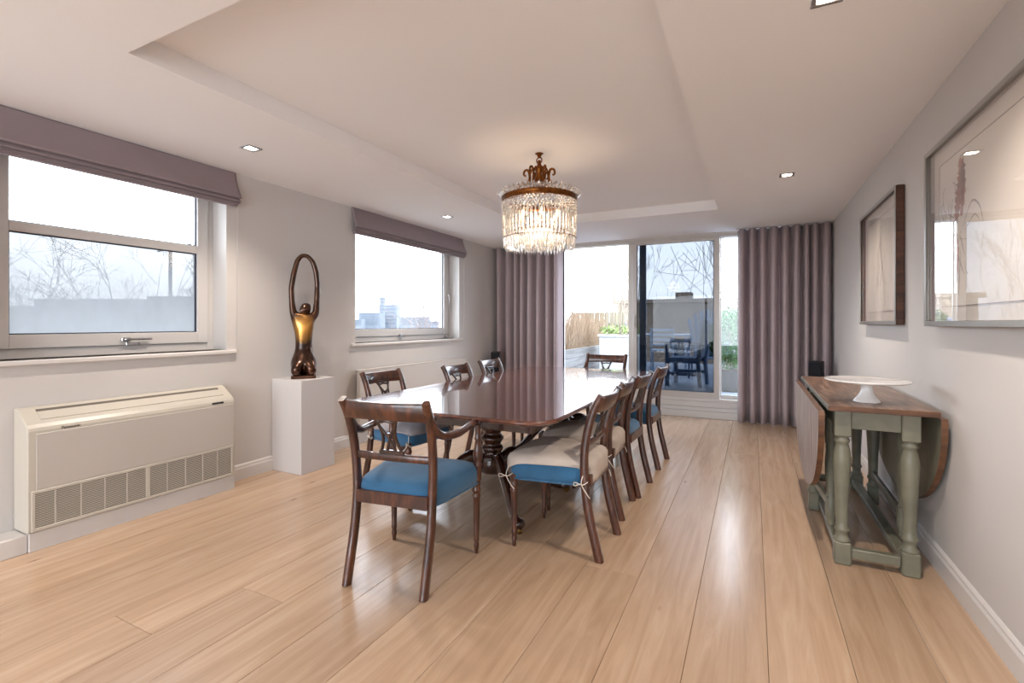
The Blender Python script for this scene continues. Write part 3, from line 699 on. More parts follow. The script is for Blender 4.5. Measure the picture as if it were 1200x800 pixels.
cover(-2.37, 2.93, -94, 'grey cover draped over the seat of the nearest left-hand chair', 3, M_linen2)

# ================================================================ DROP LEAF TABLE
gt = thing('drop_leaf_table', 'old gateleg table with worn brown top, lowered leaves and olive painted turned legs', 'table', (.57, 3.70, 0))
GZ = .822
ox, oy = .57, 3.70
tp = MB()
prof = rrect(.222, .77, .01, 2)
tp.prism(prof, GZ-.028, GZ); tp_o = tp.build('table_top', M_rustic, gt); md = tp_o.modifiers.new('bevel', 'BEVEL'); md.width = .003; md.segments = 2
MB().cbox(-.2225, .2225, -.7722, -.770, GZ-.026, GZ-.002, .0005).build('top_edge', M_rusticedge, gt)
MB().cbox(-.2255, -.2225, -.765, .765, GZ-.026, GZ-.003, .0008).build('top_edge', M_olive, gt)['label'] = 'grey painted long edge'
def hang(xa, xb, inner, outer):
    n = 40; zt = GZ-.034; outl = [(.755, zt)]+[(.765*math.cos(a), zt-.02-.535*math.sin(a)**.9 if math.sin(a) > 0 else zt-.02) for a in [PI*k/n for k in range(n+1)]]+[(-.755, zt)]
    m = MB(); k = len(outl)
    v = [(xa, y, z) for y, z in outl]+[(xb, y, z) for y, z in outl]
    m.add(v, [tuple(range(k)), tuple(reversed(range(k, 2*k)))])
    o = m.build('drop_leaf', outer, gt)
    m2 = MB(); m2.add(v, [(i, (i+1) % k, k+(i+1) % k, k+i) for i in range(k)]); m2.build('leaf_edge', M_rusticedge, o)
    return o
la = hang(-.266, -.238, None, M_rusticleaf); la['label'] = 'greyed left leaf hanging down'
hang(.226, .252, None, M_olive)
lp = [(r_*1.1, z_) for r_, z_ in [(.030,.11),(.034,.118),(.034,.126),(.026,.134),(.024,.16),(.031,.172),(.031,.182),(.026,.19),(.025,.22),(.0275,.33),(.034,.47),(.038,.53),(.036,.57),(.029,.605),(.026,.62),(.032,.63),(.032,.64),(.026,.65),(.034,.662)]]
for (lx, ly, nm) in ((-.155,-.69,'leg'),(.125,-.69,'leg'),(-.155,.68,'leg'),(.125,.68,'leg')):
    m = MB().lathe(lp, lx, ly, 20); m.cbox(lx-.037, lx+.037, ly-.037, ly+.037, 0, .115, .006); m.cbox(lx-.037, lx+.037, ly-.037, ly+.037, .66, GZ-.03, .004); m.build(nm, M_olive, gt)
MB().cbox(-.118, .088, -.715, -.69, .70, GZ-.030, .003).build('apron', M_olive, gt); MB().cbox(-.118, .088, .66, .69, .70, GZ-.030, .003).build('apron', M_olive, gt)
for xx in (-.18, .125): MB().cbox(xx, xx+.022, -.653, .645, .70, GZ-.030, .003).build('apron', M_olive, gt)
MB().cbox(-.118, .088, -.712, -.668, .035, .085, .005).build('stretcher', M_olive, gt); MB().cbox(-.118, .088, .66, .70, .035, .085, .005).build('stretcher', M_olive, gt)
for xx in (-.155, .115): MB().cbox(xx-.026, xx+.026, -.653, .645, .045, .08, .004).build('stretcher', M_olive, gt)
gp = [(.0,.07),(.02,.085),(.025,.10),(.018,.115),(.026,.125),(.028,.15),(.028,.24),(.024,.25),(.020,.27),(.028,.38),(.030,.44),(.024,.52),(.028,.53),(.022,.54),(.028,.56),(.028,.70)]
def gate(px_, pya, lx, lya):
    g = MB().lathe([(max(r, .004), z) for r, z in gp], px_, pya, 16); g.cbox(px_-.024, px_+.024, pya-.024, pya+.024, .15, .25, .003)
    post = g.build('gate_post', M_olive, gt)
    m = MB().lathe(lp, lx, lya, 18); m.cbox(lx-.03, lx+.03, lya-.03, lya+.03, 0, .115, .005); m.cbox(lx-.028, lx+.028, lya-.028, lya+.028, .66, GZ-.04, .004)
    m.build('gate_leg', M_olive, gt)
    MB().sweep([(px_, pya, .20), (lx, lya, .20)], rsec(.022, .05)).build('gate_rail', M_olive, gt)
    MB().sweep([(px_, pya, .675), (lx, lya, .675)], rsec(.022, .045)).build('gate_rail', M_olive, gt)
gate(-.168, -.40, -.205, .09); gate(.158, -.42, .175, .40)
# cake stand
cs = thing('cake_stand', 'white china cake stand on the drop leaf table', 'cake stand', (.545, 3.15, GZ+.001))
MB().lathe([(.06,0),(.062,.004),(.055,.012),(.04,.03),(.03,.05),(.026,.07),(.027,.09),(.035,.098)], n=32).build('foot', M_porc, cs)
MB().lathe([(.03,.098),(.10,.099),(.16,.103),(.187,.110),(.192,.116),(.190,.119),(.18,.115),(.10,.111),(.002,.110)], n=48).build('plate', M_porc, cs)

# ================================================================ PICTURES
def picture(label, y0, y1, z0, z1, kind):
    r = thing('framed_drawing', label, 'picture', (R, (y0+y1)/2, (z0+z1)/2)); hw, hh = (y1-y0)/2, (z1-z0)/2; fw = .026
    def bars(x0_, x1_, a, name, mat):
        m = MB(); m.cbox(x0_, x1_, -hw, -hw+a, -hh, hh, .005).cbox(x0_, x1_, hw-a, hw, -hh, hh, .005).cbox(x0_, x1_, -hw+a, hw-a, -hh, -hh+a, .005).cbox(x0_, x1_, -hw+a, hw-a, hh-a, hh, .005); return m.build(name, mat, r)
    bars(-.051, -.046, fw, 'frame_face', M_silver); bars(-.046, -.002, .018, 'frame', M_frameside if kind == 'b' else M_silver)
    MB().box(-.012, -.006, -hw+.018, hw-.018, -hh+.018, hh-.018).build('mount', M_mount, r)
    iw, ih = hw-.10, hh-.095
    pp = MB().box(-.0135, -.012, -iw, iw, -ih, ih).build('paper', M_paper, r)
    bv = MB(); bv.box(-.0150, -.012, -iw-.004, -iw, -ih-.004, ih+.004).box(-.0150, -.012, iw, iw+.004, -ih-.004, ih+.004).box(-.0150, -.012, -iw, iw, -ih-.004, -ih).box(-.0150, -.012, -iw, iw, ih, ih+.004); bv.build('mount_bevel', M_ink, r)
    MB().box(-.040, -.038, -hw+fw*.8, hw-fw*.8, -hh+fw*.8, hh-fw*.8).build('picture_glass', M_glass, r)
    return r, pp, iw, ih
def strokes(pp, mat, lst, name='drawing'):
    m = MB()
    for pts, w_ in lst:
        sp_ = smooth_pts([(-.0137, y, z) for y, z in pts], 8); n = len(sp_); v = []
        for k, p in enumerate(sp_):
            t = (sp_[min(k+1, n-1)]-sp_[max(k-1, 0)]).normalized(); nn = Vector((0, -t.z, t.y)); ww = w_*(.35+.65*math.sin(PI*(k+.5)/n))*(.7+.3*math.sin(k*2.3))
            v += [p+nn*ww*1.5, p-nn*ww*1.5]
        m.add(v, [(2*k, 2*k+1, 2*k+3, 2*k+2) for k in range(n-1)])
    return m.build(name, mat, pp)
r, pp, iw, ih = picture('large silver framed pale figure drawing at the right edge, nearest the viewer', 1.80, 3.175, 1.226, 2.105, 'a')
# figure standing near the far (left in view) side : +y is left in view
fy = .325
strokes(pp, M_sang, [([(fy+.02,.30),(fy-.015,.27),(fy+.0,.2),(fy+.03,.11),(fy+.05,.03)], .038), ([(fy-.03,.27),(fy-.035,.17),(fy-.01,.05)], .022), ([(fy+.04,-.02),(fy+.03,-.12),(fy+.05,-.25)], .012)])
rnd = random.Random(4); L_ = []
for k in range(26):
    a, b_ = fy+rnd.uniform(-.06, .22), rnd.uniform(-.18, .27); L_.append(([(a, b_), (a+rnd.uniform(-.04,.04), b_-rnd.uniform(.02,.06)), (a+rnd.uniform(-.06,.06), b_-rnd.uniform(.05,.12))], rnd.uniform(.001, .004)))
L_ += [([(fy-.03,.0),(fy-.12,.09),(fy-.2,.06),(fy-.24,-.02)], .004), ([(fy,-.1),(fy+.01,-.22),(fy+.02,-.3)], .003), ([(fy+.09,.15),(fy+.12,.05),(fy+.08,-.03)], .005), ([(fy-.05,-.02),(fy-.15,.03),(fy-.2,-.0)], .003)]
strokes(pp, M_ink, L_, 'chalk_lines')
r, pp, iw, ih = picture('smaller dark-sided framed pale sketch nearer the right curtain', 3.735, 4.85, 1.232, 2.10, 'b')
L_ = []
for k in range(22):
    a, b_ = rnd.uniform(-.14, .14), rnd.uniform(-.25, .25); L_.append(([(a, b_), (a+rnd.uniform(-.04,.04), b_-.05), (a+rnd.uniform(-.05,.05), b_-.11)], rnd.uniform(.0015, .004)))
L_ += [([(0,.28),(.02,.12),(-.02,-.02),(.03,-.16)], .012), ([(.02,.2),(.09,.05),(.1,-.15)], .005)]
strokes(pp, M_ink, L_, 'chalk_lines')

# ================================================================ SPEAKERS
def speaker(x, y, rz, label):
    r = thing('floor_speaker', label, 'speaker', (x, y, 0), rz, None)
    MB().cbox(-.065, .065, -.08, .08, .02, .815, .006).build('cabinet', M_black, r)
    MB().cbox(-.058, .058, -.088, -.081, .2, .805, .004).build('grille', plain('speaker_cloth', (26,27,34), .95, bump=.4, bscale=700), r)
    MB().cbox(-.10, .10, -.11, .10, 0, .02, .004).build('base', M_black, r)
speaker(-3.475, 6.42, math.radians(20), 'slim black floor speaker in the far left corner before the curtain')
speaker(.645, 6.42, math.radians(-15), 'slim black floor speaker before the right curtain')

# ================================================================ CHANDELIER
CHX, CHY = -1.452, 3.375
ch = thing('chandelier', 'round crystal chandelier with antique brass ring and scrolls over the dining table', 'chandelier', (CHX, CHY, 0))
MB().lathe([(.008,H2-.03),(.014,H2-.024),(.018,H2-.01),(.03,H2-.004),(.032,H2)], n=24).build('ceiling_rose', M_brass, ch)
m = MB(); m.tube([(.022*math.cos(a), 0, H2-.052+.022*math.sin(a)) for a in [2*PI*k/16 for k in range(16)]], .005, 6, up=(0,1,0), closed=True)
m.lathe([(.008,2.24),(.014,2.27),(.03,2.30),(.04,2.33),(.026,2.36),(.018,2.38),(.032,2.40),(.036,2.42),(.018,2.44),(.012,2.46),(.012,2.478)], n=16); m.build('stem', M_brass, ch)
for k in range(6):
    M = Matrix.Rotation(2*PI*k/6+.3, 4, 'Z')
    pts = smooth_pts([(.055,0,2.245),(.075,0,2.30),(.072,0,2.36),(.085,0,2.405),(.11,0,2.405),(.118,0,2.375),(.10,0,2.362)], 5)
    a_ = MB().sweep(pts, lambda t: rsec(.022-.008*t, .012, .3), up=(0,1,0), M=M)
    a_.sweep(smooth_pts([(.018,0,2.40),(.05,0,2.42),(.072,0,2.37)], 5), rsec(.012,.008,.3), up=(0,1,0), M=M)
    a_.sweep(smooth_pts([(.055,0,2.245),(.15,0,2.215),(.272,0,2.195)], 5), rsec(.006,.006,.3), up=(0,0,1), M=M)
    a_.build('scroll_arm', M_brass, ch)
ringp = [(.276,2.155),(.284,2.158),(.286,2.17),(.281,2.176),(.288,2.182),(.288,2.196),(.280,2.202),(.272,2.20),(.272,2.158),(.276,2.155)]
MB().lathe(ringp, n=64, caps=False).build('ring', M_brass, ch)
def crystal_mesh(r1, h_, n=6, w=None):           # hanging drop, from z=0 down to -h
    m = MB().lathe([(.0015,0),(r1*.8,-h_*.06),(r1,-h_*.2),(r1,-h_*.72),(.0012,-h_)], n=n, smooth=False); return m
def ring_of(name, mesh_mb, count, rad, z, tilt=0, rot0=0, scale=None):
    o = mesh_mb.build(name, M_crystal, ch); first = o
    for k in range(count):
        if k: o = first.copy(); C.objects.link(o); o.parent = ch
        a = 2*PI*k/count+rot0
        o.matrix_local = Matrix.Translation((rad*math.cos(a), rad*math.sin(a), z)) @ Matrix.Rotation(a, 4, 'Z') @ Matrix.Rotation(tilt, 4, 'Y')
ring_of('long_prism', crystal_mesh(.0092, .222, 6), 60, .274, 2.10)
ring_of('lower_spike', crystal_mesh(.0095, .088, 5), 60, .268, 1.884, rot0=.02, tilt=.12)
ring_of('inner_prism', crystal_mesh(.009, .15, 6), 26, .105, 1.945, tilt=.05)
ring_of('inner_prism', crystal_mesh(.008, .13, 6), 34, .19, 1.93, tilt=.08)
# crown leaves
m = MB().add([(-.010,0,0),(.010,0,0),(-.014,.004,.03),(.014,.004,.03),(0,.008,.052),(0,-.005,.026)], [(0,1,3,2),(2,3,4),(0,2,5),(2,4,5),(4,3,5),(3,1,5),(1,0,5)])
o = m.build('crown_crystal', M_crystal, ch); first = o; k = 0
for row, (rad, z, tl, cnt) in enumerate(((.288, 2.192, .75, 46), (.282, 2.20, .35, 46))):
    for j in range(cnt):
        if k: o = first.copy(); C.objects.link(o); o.parent = ch
        a = 2*PI*(j+.5*row)/cnt
        o.matrix_local = Matrix.Translation((rad*math.cos(a), rad*math.sin(a), z)) @ Matrix.Rotation(a-PI/2, 4, 'Z') @ Matrix.Rotation(-tl, 4, 'X'); k += 1
# bead net
m = MB()
def bead(x, y, z, r_=.0075):
    m.add([(x+r_,y,z),(x-r_,y,z),(x,y+r_,z),(x,y-r_,z),(x,y,z+r_*1.1),(x,y,z-r_*1.1)], [(0,2,4),(2,1,4),(1,3,4),(3,0,4),(2,0,5),(1,2,5),(3,1,5),(0,3,5)])
for row in range(5):
    for j in range(76):
        a = 2*PI*(j+.5*(row % 2))/76; rr_ = .281-.001*row; bead(rr_*math.cos(a), rr_*math.sin(a), 2.150-row*.0175+.004*math.sin(a*19), .0102)
for j in range(68):
    a = 2*PI*(j+.5)/68
    for q in range(4): bead(.27*math.cos(a), .27*math.sin(a), 2.06-q*.05, .005)
for j in range(110): a = 2*PI*j/110; bead(.278*math.cos(a), .278*math.sin(a), 1.884, .006)
for j in range(60): a = 2*PI*j/60; bead(.195*math.cos(a), .195*math.sin(a), 1.938, .007)
for j in range(40): a = 2*PI*j/40; bead(.11*math.cos(a), .11*math.sin(a), 1.952, .007)
tag(m.build('bead_net', M_crystal, ch), kind='stuff')
m = MB()
for rad, z in ((.275, 1.884), (.195, 1.938), (.11, 1.952)): m.tube([(rad*math.cos(a), rad*math.sin(a), z) for a in [2*PI*k/48 for k in range(48)]], .0022, 5, closed=True)
m.build('wire_hoop', M_brass, ch)
for k in range(6):
    a = 2*PI*k/6; x, y = .15*math.cos(a), .15*math.sin(a)
    MB().lathe([(.009,1.99),(.009,2.035),(.006,2.036)], x, y, 10).build('candle_tube', M_porc, ch)
    MB().lathe([(.006,2.036),(.013,2.052),(.012,2.07),(.002,2.095)], x, y, 10).build('candle_bulb', M_candle, ch)
    MB().sweep([(x, y, 1.995), (x*.1, y*.1, 2.02)], rsec(.006, .006)).build('candle_arm', M_brass, ch)
MB().tube([(0,0,1.99),(0,0,2.25)], .006, 8, up=(1,0,0)).build('inner_rod', M_brass, ch)
d = bpy.data.lights.new('chandelier_glow', 'POINT'); d.energy = CHAND_W; d.color = (1, .74, .48); d.shadow_soft_size = .12
o = bpy.data.objects.new('chandelier_glow', d); C.objects.link(o); o.location = (CHX, CHY, 1.98)

# ================================================================ TERRACE AND BEYOND
DK = .28
M_deck = wood('weathered_deck', (88, 102, 122), (140, 150, 164), scale=(3, 14, 6), rough=.6, rnd=.1)
deck = tag(MB().box(-4.6, 3.2, YB+.24, 12.4, DK-.10, DK-.03).build('terrace_deck', M_groove), 'weathered grey boarded terrace outside the glazed doors', 'deck', kind='structure')
f0 = None
k = 0; y = YB+.26
while y < 12.3:
    if f0 is None: f0 = MB().cbox(-3.9, 3.9, 0, .138, -.03, 0, .004).build('plank', M_deck, deck); c0 = f0
    else: c0 = f0.copy(); C.objects.link(c0); c0.parent = deck
    c0.location = (-.7, y, DK); y += .146
M_ground = plain('grey_city_ground', (90, 90, 86), .9, var=.1, vscale=.05)
g = MB().box(-1500, 1500, 12.5, 2500, -12.5, -12).box(-1500, -6, -300, 12.5, -12.5, -12).build('ground', M_ground); g['kind'] = 'structure'
M_straw = plain('dry_reed_straw', (150, 128, 104), .8, var=.2, vscale=20)
M_bed = wood('grey_sleeper', (92, 90, 88), (130, 128, 126), scale=(10, 1, 10), rough=.8)
bed = thing('raised_bed', 'grey timber raised bed on the terrace filled with dry reeds', 'planter', (-3.35, 9.2, DK))
for k in range(3): MB().cbox(.36, .41, -2.0, 2.0, k*.165, k*.165+.16, .004).build('plank', M_bed, bed)
for k in range(3): MB().cbox(-.4, .36, -2.0, -1.95, k*.165, k*.165+.16, .004).build('plank', M_bed, bed)
MB().box(-.4, .355, -1.94, 1.98, .0, .44).build('soil', plain('soil', (90, 74, 60), 1), bed)
rnd = random.Random(11)
def blades(n, gen, mat, name, label, cat):
    m = MB()
    for _ in range(n):
        x, y, z, hgt, lean, az, w_ = gen()
        pts = []; 
        for k in range(6):
            t = k/5; pts.append(Vector((x+lean*t*t*math.cos(az), y+lean*t*t*math.sin(az), z+hgt*(t-.12*t*t*abs(lean)))))
        v = []
        for k, p in enumerate(pts): ww = w_*(1-k/5.5); v += [p+Vector((ww, 0, 0)), p+Vector((-ww*.5, ww*.8, 0)), p+Vector((-ww*.5, -ww*.8, 0))]
        f = []
        for k in range(5):
            for i in range(3): j = (i+1) % 3; f.append((3*k+i, 3*k+j, 3*k+3+j, 3*k+3+i))
        m.add(v, f)
    return tag(m.build(name, mat), label, cat, kind='stuff')
M_reed = plain('brown_reed_stalk', (128, 104, 84), .8, var=.2, vscale=20)
blades(190, lambda: (rnd.uniform(-3.7,-3.05), rnd.uniform(7.5,11.1), DK+.42, rnd.uniform(1.1,2.3), rnd.uniform(.1,.95), rnd.uniform(-.5,.9), .007), M_reed, 'tall_reeds', 'tall dry straw-coloured reeds leaning over the raised bed', 'reeds')
blades(2600, lambda: (rnd.uniform(-3.7,-3.0), rnd.uniform(7.55,11.1), DK+.42, rnd.uniform(.35,.85), rnd.uniform(.05,.35), rnd.uniform(0,6.28), .005), M_straw, 'low_dry_grass', 'thick low dry grass filling the raised bed', 'grass')
# white planter with bamboo
pl = thing('square_planter', 'large white planter with leafless bamboo by the far terrace fence', 'planter', (-2.32, 9.55, DK))
MB().cbox(-.36, .36, -.36, .36, 0, .70, .01).build('pot', plain('white_fibreglass', (190,190,186), .5), pl)
MB().cbox(-.385, .385, -.385, .385, .70, .745, .01).build('rim', plain('white_fibreglass_rim', (224,226,220), .5), pl)
MB().box(-.33, .33, -.33, .33, .745, .75).build('soil', bpy.data.materials['soil'], pl)
M_leaf = plain('green_leaf', (58, 124, 62), .5, var=.35, vscale=14)
M_leafpale = plain('pale_green_leaf', (128, 148, 84), .6, var=.3, vscale=14)
M_cane = plain('pale_bamboo_cane', (138, 126, 108), .6, var=.1)
m = MB()
for k in range(16):
    x, y = rnd.uniform(-.28,.28), rnd.uniform(-.28,.28); a = rnd.uniform(0, 6.28); ln = rnd.uniform(.05,.5)
    m.tube([(x+ln*t*t*math.cos(a), y+ln*t*t*math.sin(a), .74+t*rnd.uniform(1.6,2.1)) for t in (0,.25,.5,.75,1)], lambda t: .014*(1-t*.75), 5, up=(1,0,0))
m.build('cane', M_cane, pl)['kind'] = 'stuff'
def leafmesh(n, gen, s, m=None):
    m = m or MB()
    for _ in range(n):
        p = Vector(gen()); a, b_, c_ = rnd.uniform(0,6.28), rnd.uniform(-1.2,1.2), rnd.uniform(0,6.28)
        Mx = Matrix.Translation(p) @ Matrix.Rotation(a,4,'Z') @ Matrix.Rotation(b_,4,'X') @ Matrix.Rotation(c_,4,'Y'); q = s*rnd.uniform(.6,1.3)
        m.add([(0,0,0),(q*.45,q*.5,q*.12),(0,q*1.2,0),(-q*.45,q*.5,q*.12)], [(0,1,2),(0,2,3)], False, Mx)
    return m
leafmesh(500, lambda: (rnd.uniform(-.36,.36), rnd.uniform(-.36,.36), .76+rnd.uniform(0,.14)), .05).build('ground_cover', M_leafpale, pl)['kind'] = 'stuff'
# fence behind
fc = thing('terrace_fence', 'dark wooden fence at the far left end of the terrace', 'fence', (-2.7, 12.0, DK))
f0 = None
for k in range(11):
    if not f0: f0 = MB().cbox(-.06, .06, -.012, .012, 0, 1.24, .003).build('plank', wood('fence_board', (84,80,62), (126,120,98), scale=(12,12,1.5), rough=.8, rnd=.15), fc); c0 = f0
    else: c0 = f0.copy(); C.objects.link(c0); c0.parent = fc
    c0.location = (-1.5+k*.128, 0, 0)
for z in (.2, .9): MB().cbox(-1.6, -.1, .012, .05, z, z+.08).build('rail', M_bed, fc)
# green bush
bp = thing('box_shrub', 'round green shrub in a dark tub just outside the right-hand glass', 'shrub', (-.27, 7.55, DK))
MB().lathe([(.15,0),(.2,.02),(.22,.30),(.23,.31),(.21,.32),(.05,.31)], n=24).build('tub', M_black, bp)
def inball():
    while True:
        x, y, z = rnd.uniform(-1,1), rnd.uniform(-1,1), rnd.uniform(-1,1); d2 = x*x+y*y+z*z
        if .35 < d2 < 1: return (x*.30, y*.29, .72+z*.46)
leafmesh(5200, inball, .032).build('foliage', M_leaf, bp)['kind'] = 'stuff'
m = MB()
for k in range(7):
    a = k*.9; m.tube([(.03*math.cos(a), .03*math.sin(a), .3), (.1*math.cos(a), .1*math.sin(a), .6), (.17*math.cos(a), .17*math.sin(a), .95)], .008, 5, up=(1,0,0))
m.build('stem', M_bed, bp)
# garden armchair
M_teak = wood('blue_grey_teak', (52, 74, 104), (84, 110, 142), scale=(10,10,2), rough=.7)
ga = thing('garden_armchair', 'slatted wooden garden armchair on the terrace seen through the blue glass', 'chair', (-.92, 7.95, DK), math.radians(84))
for sx in (-.27, .27):
    MB().cbox(sx-.028, sx+.028, .20, .256, 0, .66, .004).build('leg', M_teak, ga)
    MB().sweep([(sx, -.25, 0), (sx, -.22, .4), (sx, -.32, 1.02)], rsec(.05, .055), up=(0,1,0)).build('leg', M_teak, ga)
    MB().cbox(sx-.04, sx+.04, -.27, .29, .66, .685, .004).build('arm', M_teak, ga)
    MB().cbox(sx-.012, sx+.012, -.22, .22, .17, .22, .003).build('stretcher', M_teak, ga)
    MB().cbox(sx-.018, sx+.018, -.23, .22, .36, .42, .003).build('seat_rail', M_teak, ga)
for k in range(8): MB().cbox(-.25, .25, -.20+k*.056, -.155+k*.056, .42, .438, .003).build('slat', M_teak, ga)
MB().sweep([(-.27,-.322,.95),(0,-.335,1.0),(.27,-.322,.95)], rsec(.03,.09), up=(0,0,1)).build('top_rail', M_teak, ga)
for k in range(7):
    x = -.21+k*.07; MB().sweep([(x,-.215,.44),(x,-.315,.95)], rsec(.045,.014), up=(0,1,0)).build('back_slat', M_teak, ga)
# fan-backed garden chair behind it
fb = thing('adirondack_chair', 'fan-backed slatted garden chair farther out on the terrace', 'chair', (-.72, 9.3, DK), math.radians(185))
for k in range(7):
    x = (k-3)*.085; tpz = 1.22-.012*(k-3)**2*1.6; MB().sweep([(x*.75, -.18, .34), (x*1.25, -.42, tpz)], rsec(.078, .016), up=(0,1,0)).build('back_slat', M_teak, fb)
for k in range(5): MB().cbox(-.26, .26, -.16+k*.09, -.08+k*.09, .34, .358, .003).build('slat', M_teak, fb)
for sx in (-.31, .31):
    MB().cbox(sx-.06, sx+.06, -.34, .34, .60, .622, .004).build('arm', M_teak, fb); MB().cbox(sx-.015, sx+.015, .22, .32, 0, .60, .004).build('leg', M_teak, fb)
    MB().sweep([(sx*.86, .30, .33), (sx*.86, -.5, .02)], rsec(.022, .09)).build('leg', M_teak, fb)
# patio table and chairs
M_metal = plain('pale_patio_metal', (150, 168, 190), .4)
pt_ = thing('patio_table', 'pale metal table standing on the terrace', 'table', (-1.75, 11.0, DK))
MB().cbox(-.55, .55, -.4, .4, .70, .73, .005).build('table_top', M_metal, pt_)
for sx in (-.5,.5):
    for sy in (-.35,.35): MB().cbox(sx-.02, sx+.02, sy-.02, sy+.02, 0, .70, .003).build('leg', M_metal, pt_)
for (x, y, dg, lb) in ((-1.6, 9.95, 5, 'pale metal patio chair on the near side of the terrace table'), (-.82, 10.8, 95, 'pale metal patio chair at the right end of the terrace table')):
    q = thing('patio_chair', lb, 'chair', (x, y, DK), math.radians(dg), 'pale patio chairs')
    MB().cbox(-.22,.22,-.22,.22,.42,.445,.004).build('seat', M_metal, q)
    for sx in (-.21,.21):
        MB().cbox(sx-.015,sx+.015,.19,.22,0,.42,.003).build('leg', M_metal, q); MB().cbox(sx-.015,sx+.015,-.22,-.19,0,.88,.003).build('leg', M_metal, q)
    for k in range(4): MB().cbox(-.195,.195,-.212,-.198,.52+k*.095,.575+k*.095,.002).build('back_slat', M_metal, q)
# building behind the terrace
def brick_mat(name, a, b_, mortar, scale):
    m, n, l, b = nodes(name); t = n.new('ShaderNodeTexCoord'); br = n.new('ShaderNodeTexBrick'); br.inputs['Scale'].default_value = scale
    mp = n.new('ShaderNodeMapping'); mp.inputs['Rotation'].default_value = (PI/2, 0, 0); l.new(t.outputs['Object'], mp.inputs[0]); l.new(mp.outputs[0], br.inputs['Vector'])
    br.inputs['Color1'].default_value = lin(a)+(1,); br.inputs['Color2'].default_value = lin(b_)+(1,); br.inputs['Mortar'].default_value = lin(mortar)+(1,)
    l.new(br.outputs[0], b.inputs['Base Color']); b.inputs['Roughness'].default_value = .9; return m
M_brick = brick_mat('brown_brick', (96,85,75), (112,98,88), (132,122,112), 1.6)
M_conc = plain('pale_hazy_concrete', (98, 104, 112), .9, var=.06, vscale=.2)
M_conc2 = plain('far_window_band', (74, 82, 92), .6)
bd = thing('brick_building', 'long low brick building across from the terrace', 'building', (2.5, 26, -12))
MB().box(-9.1, 16, 0, 8, 0, 14.3).build('wall', M_brick, bd); MB().cbox(-9.3, 16.2, -.2, 8.2, 14.3, 14.5, .02).build('parapet', M_brick, bd); MB().box(-6.2, -5.4, 1, 2, 14.5, 14.9).build('chimney', M_brick, bd)
for k in range(8): MB().cbox(-6.5+k*2.6, -5.4+k*2.6, -.03, .04, 11.0, 12.4, .01).build('window', M_conc2, bd)
# far towers seen from the left wall windows
def tower(pxl, pxr, ptop, dist, label, floors=8, cols=5):
    f_, hy_, h_ = 565.3, 378.9, 1.24; cth, sth = math.cos(YAW), math.sin(YAW)
    def gp_(px): X = (px-600)/f_; return Vector(((X*cth-sth)*dist, (X*sth+cth)*dist, 0))
    a, b_ = gp_(pxl), gp_(pxr); zt = h_+(hy_-ptop)/f_*dist; c_ = (a+b_)/2; w_ = (b_-a).length; ang = math.atan2(b_.y-a.y, b_.x-a.x); ht = zt+12
    r = thing('tower_block', label, 'building', (c_.x, c_.y, -12), ang, 'far city blocks')
    MB().box(-w_/2, w_/2, 0, w_*.8, 0, ht).build('wall', M_conc, r)
    for k in range(floors):
        z0 = 12+(ht-12)*(k+.25)/floors; MB().box(-w_*.42, w_*.42, -.15, .05, z0, z0+(ht-12)/floors*.45).build('window_band', M_conc2, r)
tower(444, 465, 348, 420, 'tallest pale far tower block seen through the second window')
tower(420, 446, 366, 400, 'lower pale far block left of the tall tower')
tower(408, 424, 374, 380, 'lowest pale far block at the left edge of the second window', 4)
tower(468, 500, 371, 360, 'broad low pale far block right of the tall tower', 4)
tower(500, 530, 376, 340, 'low far block behind the bare tree in the second window', 3)
tower(40, 160, 350, 160, 'wide pale block faint through the misted left window', 5)
tower(172, 225, 347, 150, 'smaller pale block faint at the right of the misted window', 5)
tower(-60, 38, 358, 140, 'pale block at the far left of the misted window', 4)
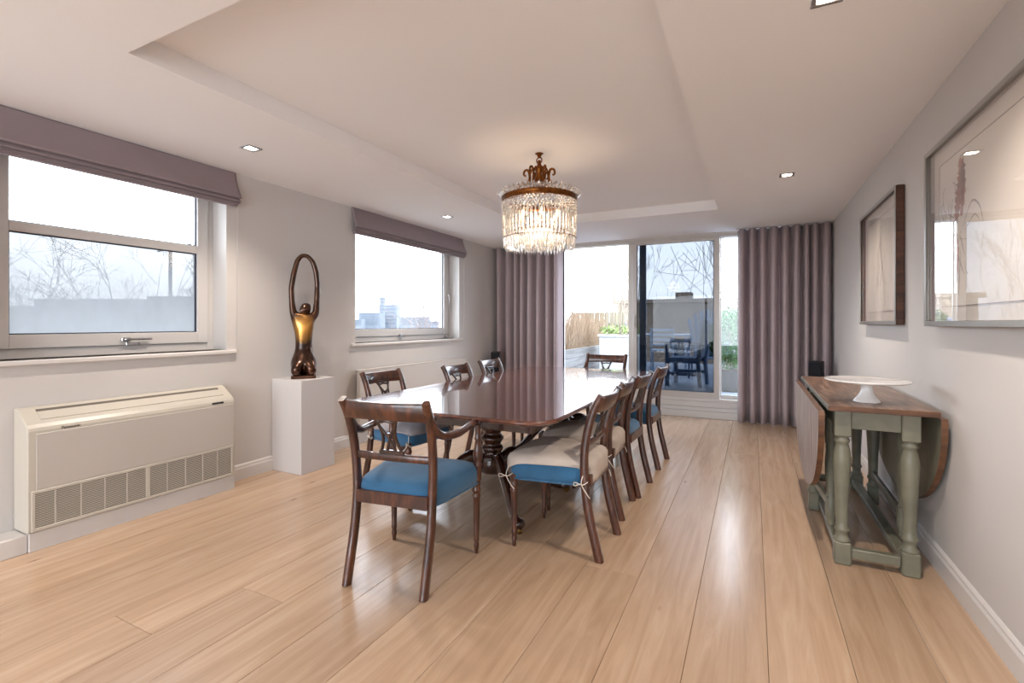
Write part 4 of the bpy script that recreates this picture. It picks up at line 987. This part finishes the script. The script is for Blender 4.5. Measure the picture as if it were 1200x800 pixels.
# bare trees
M_bark = plain('grey_bark', (108, 100, 98), .9, var=.15)
def bare_tree(px, dist, ztop, seed, label, spread=.5, base=-12, r0=.16, levels=6, mat=None, low=.35):
    rd_ = random.Random(seed); f_ = 565.3; X = (px-600)/f_; cth, sth = math.cos(YAW), math.sin(YAW)
    p0 = Vector(((X*cth-sth)*dist, (X*sth+cth)*dist, base)); hgt = ztop-base
    r = thing('bare_tree', label, 'tree', tuple(p0)); tr = MB(); br = MB()
    def grow(p, d_, ln, rad, lv):
        q = p+d_*ln*.5+Vector((rd_.uniform(-1,1), rd_.uniform(-1,1), rd_.uniform(-.3,.6)))*ln*.07; e = q+(d_*ln*.5)+Vector((rd_.uniform(-1,1), rd_.uniform(-1,1), 0))*ln*.07
        (tr if lv <= 1 else br).tube([p, q, e], lambda t: max(rad*(1-.4*t), dist*.0004), 5 if lv < 3 else 3, up=(1,.2,0), smooth=False)
        if lv >= levels: return
        for k in range(3 if lv < 3 else (3 if rd_.random() < .5 else 2)):
            ax = Vector((rd_.uniform(-1,1), rd_.uniform(-1,1), rd_.uniform(-.2,.2))).normalized(); nd = (Matrix.Rotation(rd_.uniform(.25, .25+spread), 3, ax) @ d_); nd.z += .08; nd.normalize()
            grow(e, nd, ln*rd_.uniform(.62,.85), rad*.58, lv+1)
    grow(Vector((0,0,0)), Vector((0,0,1)), hgt*low, r0, 0)
    zm = max(p[2] for p in br.v); k_ = hgt/zm
    for q in (tr, br): q.v = [(a*k_, b*k_, c*k_) for a, b, c in q.v]
    tr.build('trunk', mat or M_bark, r); br.build('branches', mat or M_bark, r)
bare_tree(45, 30, 7.6, 1, 'bare tree at the left of the misted window', .7, base=-7, r0=.2, levels=6)
bare_tree(118, 27, 6.6, 2, 'bare tree in the middle of the misted window', .75, base=-7, r0=.2, levels=6)
bare_tree(200, 32, 6.6, 8, 'slim bare tree at the right of the misted window', .5, base=-7, r0=.18, levels=6)
bare_tree(508, 42, 5.6, 4, 'bare tree at the right of the second window', .7, base=-9, r0=.3, levels=6)
bare_tree(490, 50, 4.6, 5, 'small bare tree in front of the low far block', .7, base=-9, r0=.2, levels=6)
#bare_tree(424, 60, 3.5, 6, 'small bare tree at the left of the second window', .7, r0=.2)
bare_tree(800, 15, 4.6, 9, 'bare tree rising behind the terrace beyond the blue glass', .5, base=-6, r0=.06, levels=5)
bare_tree(862, 12.5, 4.5, 12, 'bare tree beyond the right-hand glass strip', .5, base=-6, r0=.06, levels=5)
bare_tree(722, 13.5, 3.8, 14, 'pale bare tree behind the white planter', .45, base=-4, r0=.05, levels=6, mat=M_cane)
# crane
cr = thing('tower_crane', 'thin tower crane faint through the misted left window', 'crane', (-112, 60, -12))
MB().box(-.25,.25,-.25,.25,0,29.5).build('mast', M_conc2, cr); MB().sweep([(-1,-2,28.5),(2.2,4,31)], rsec(.3,.3)).build('jib', M_conc2, cr)
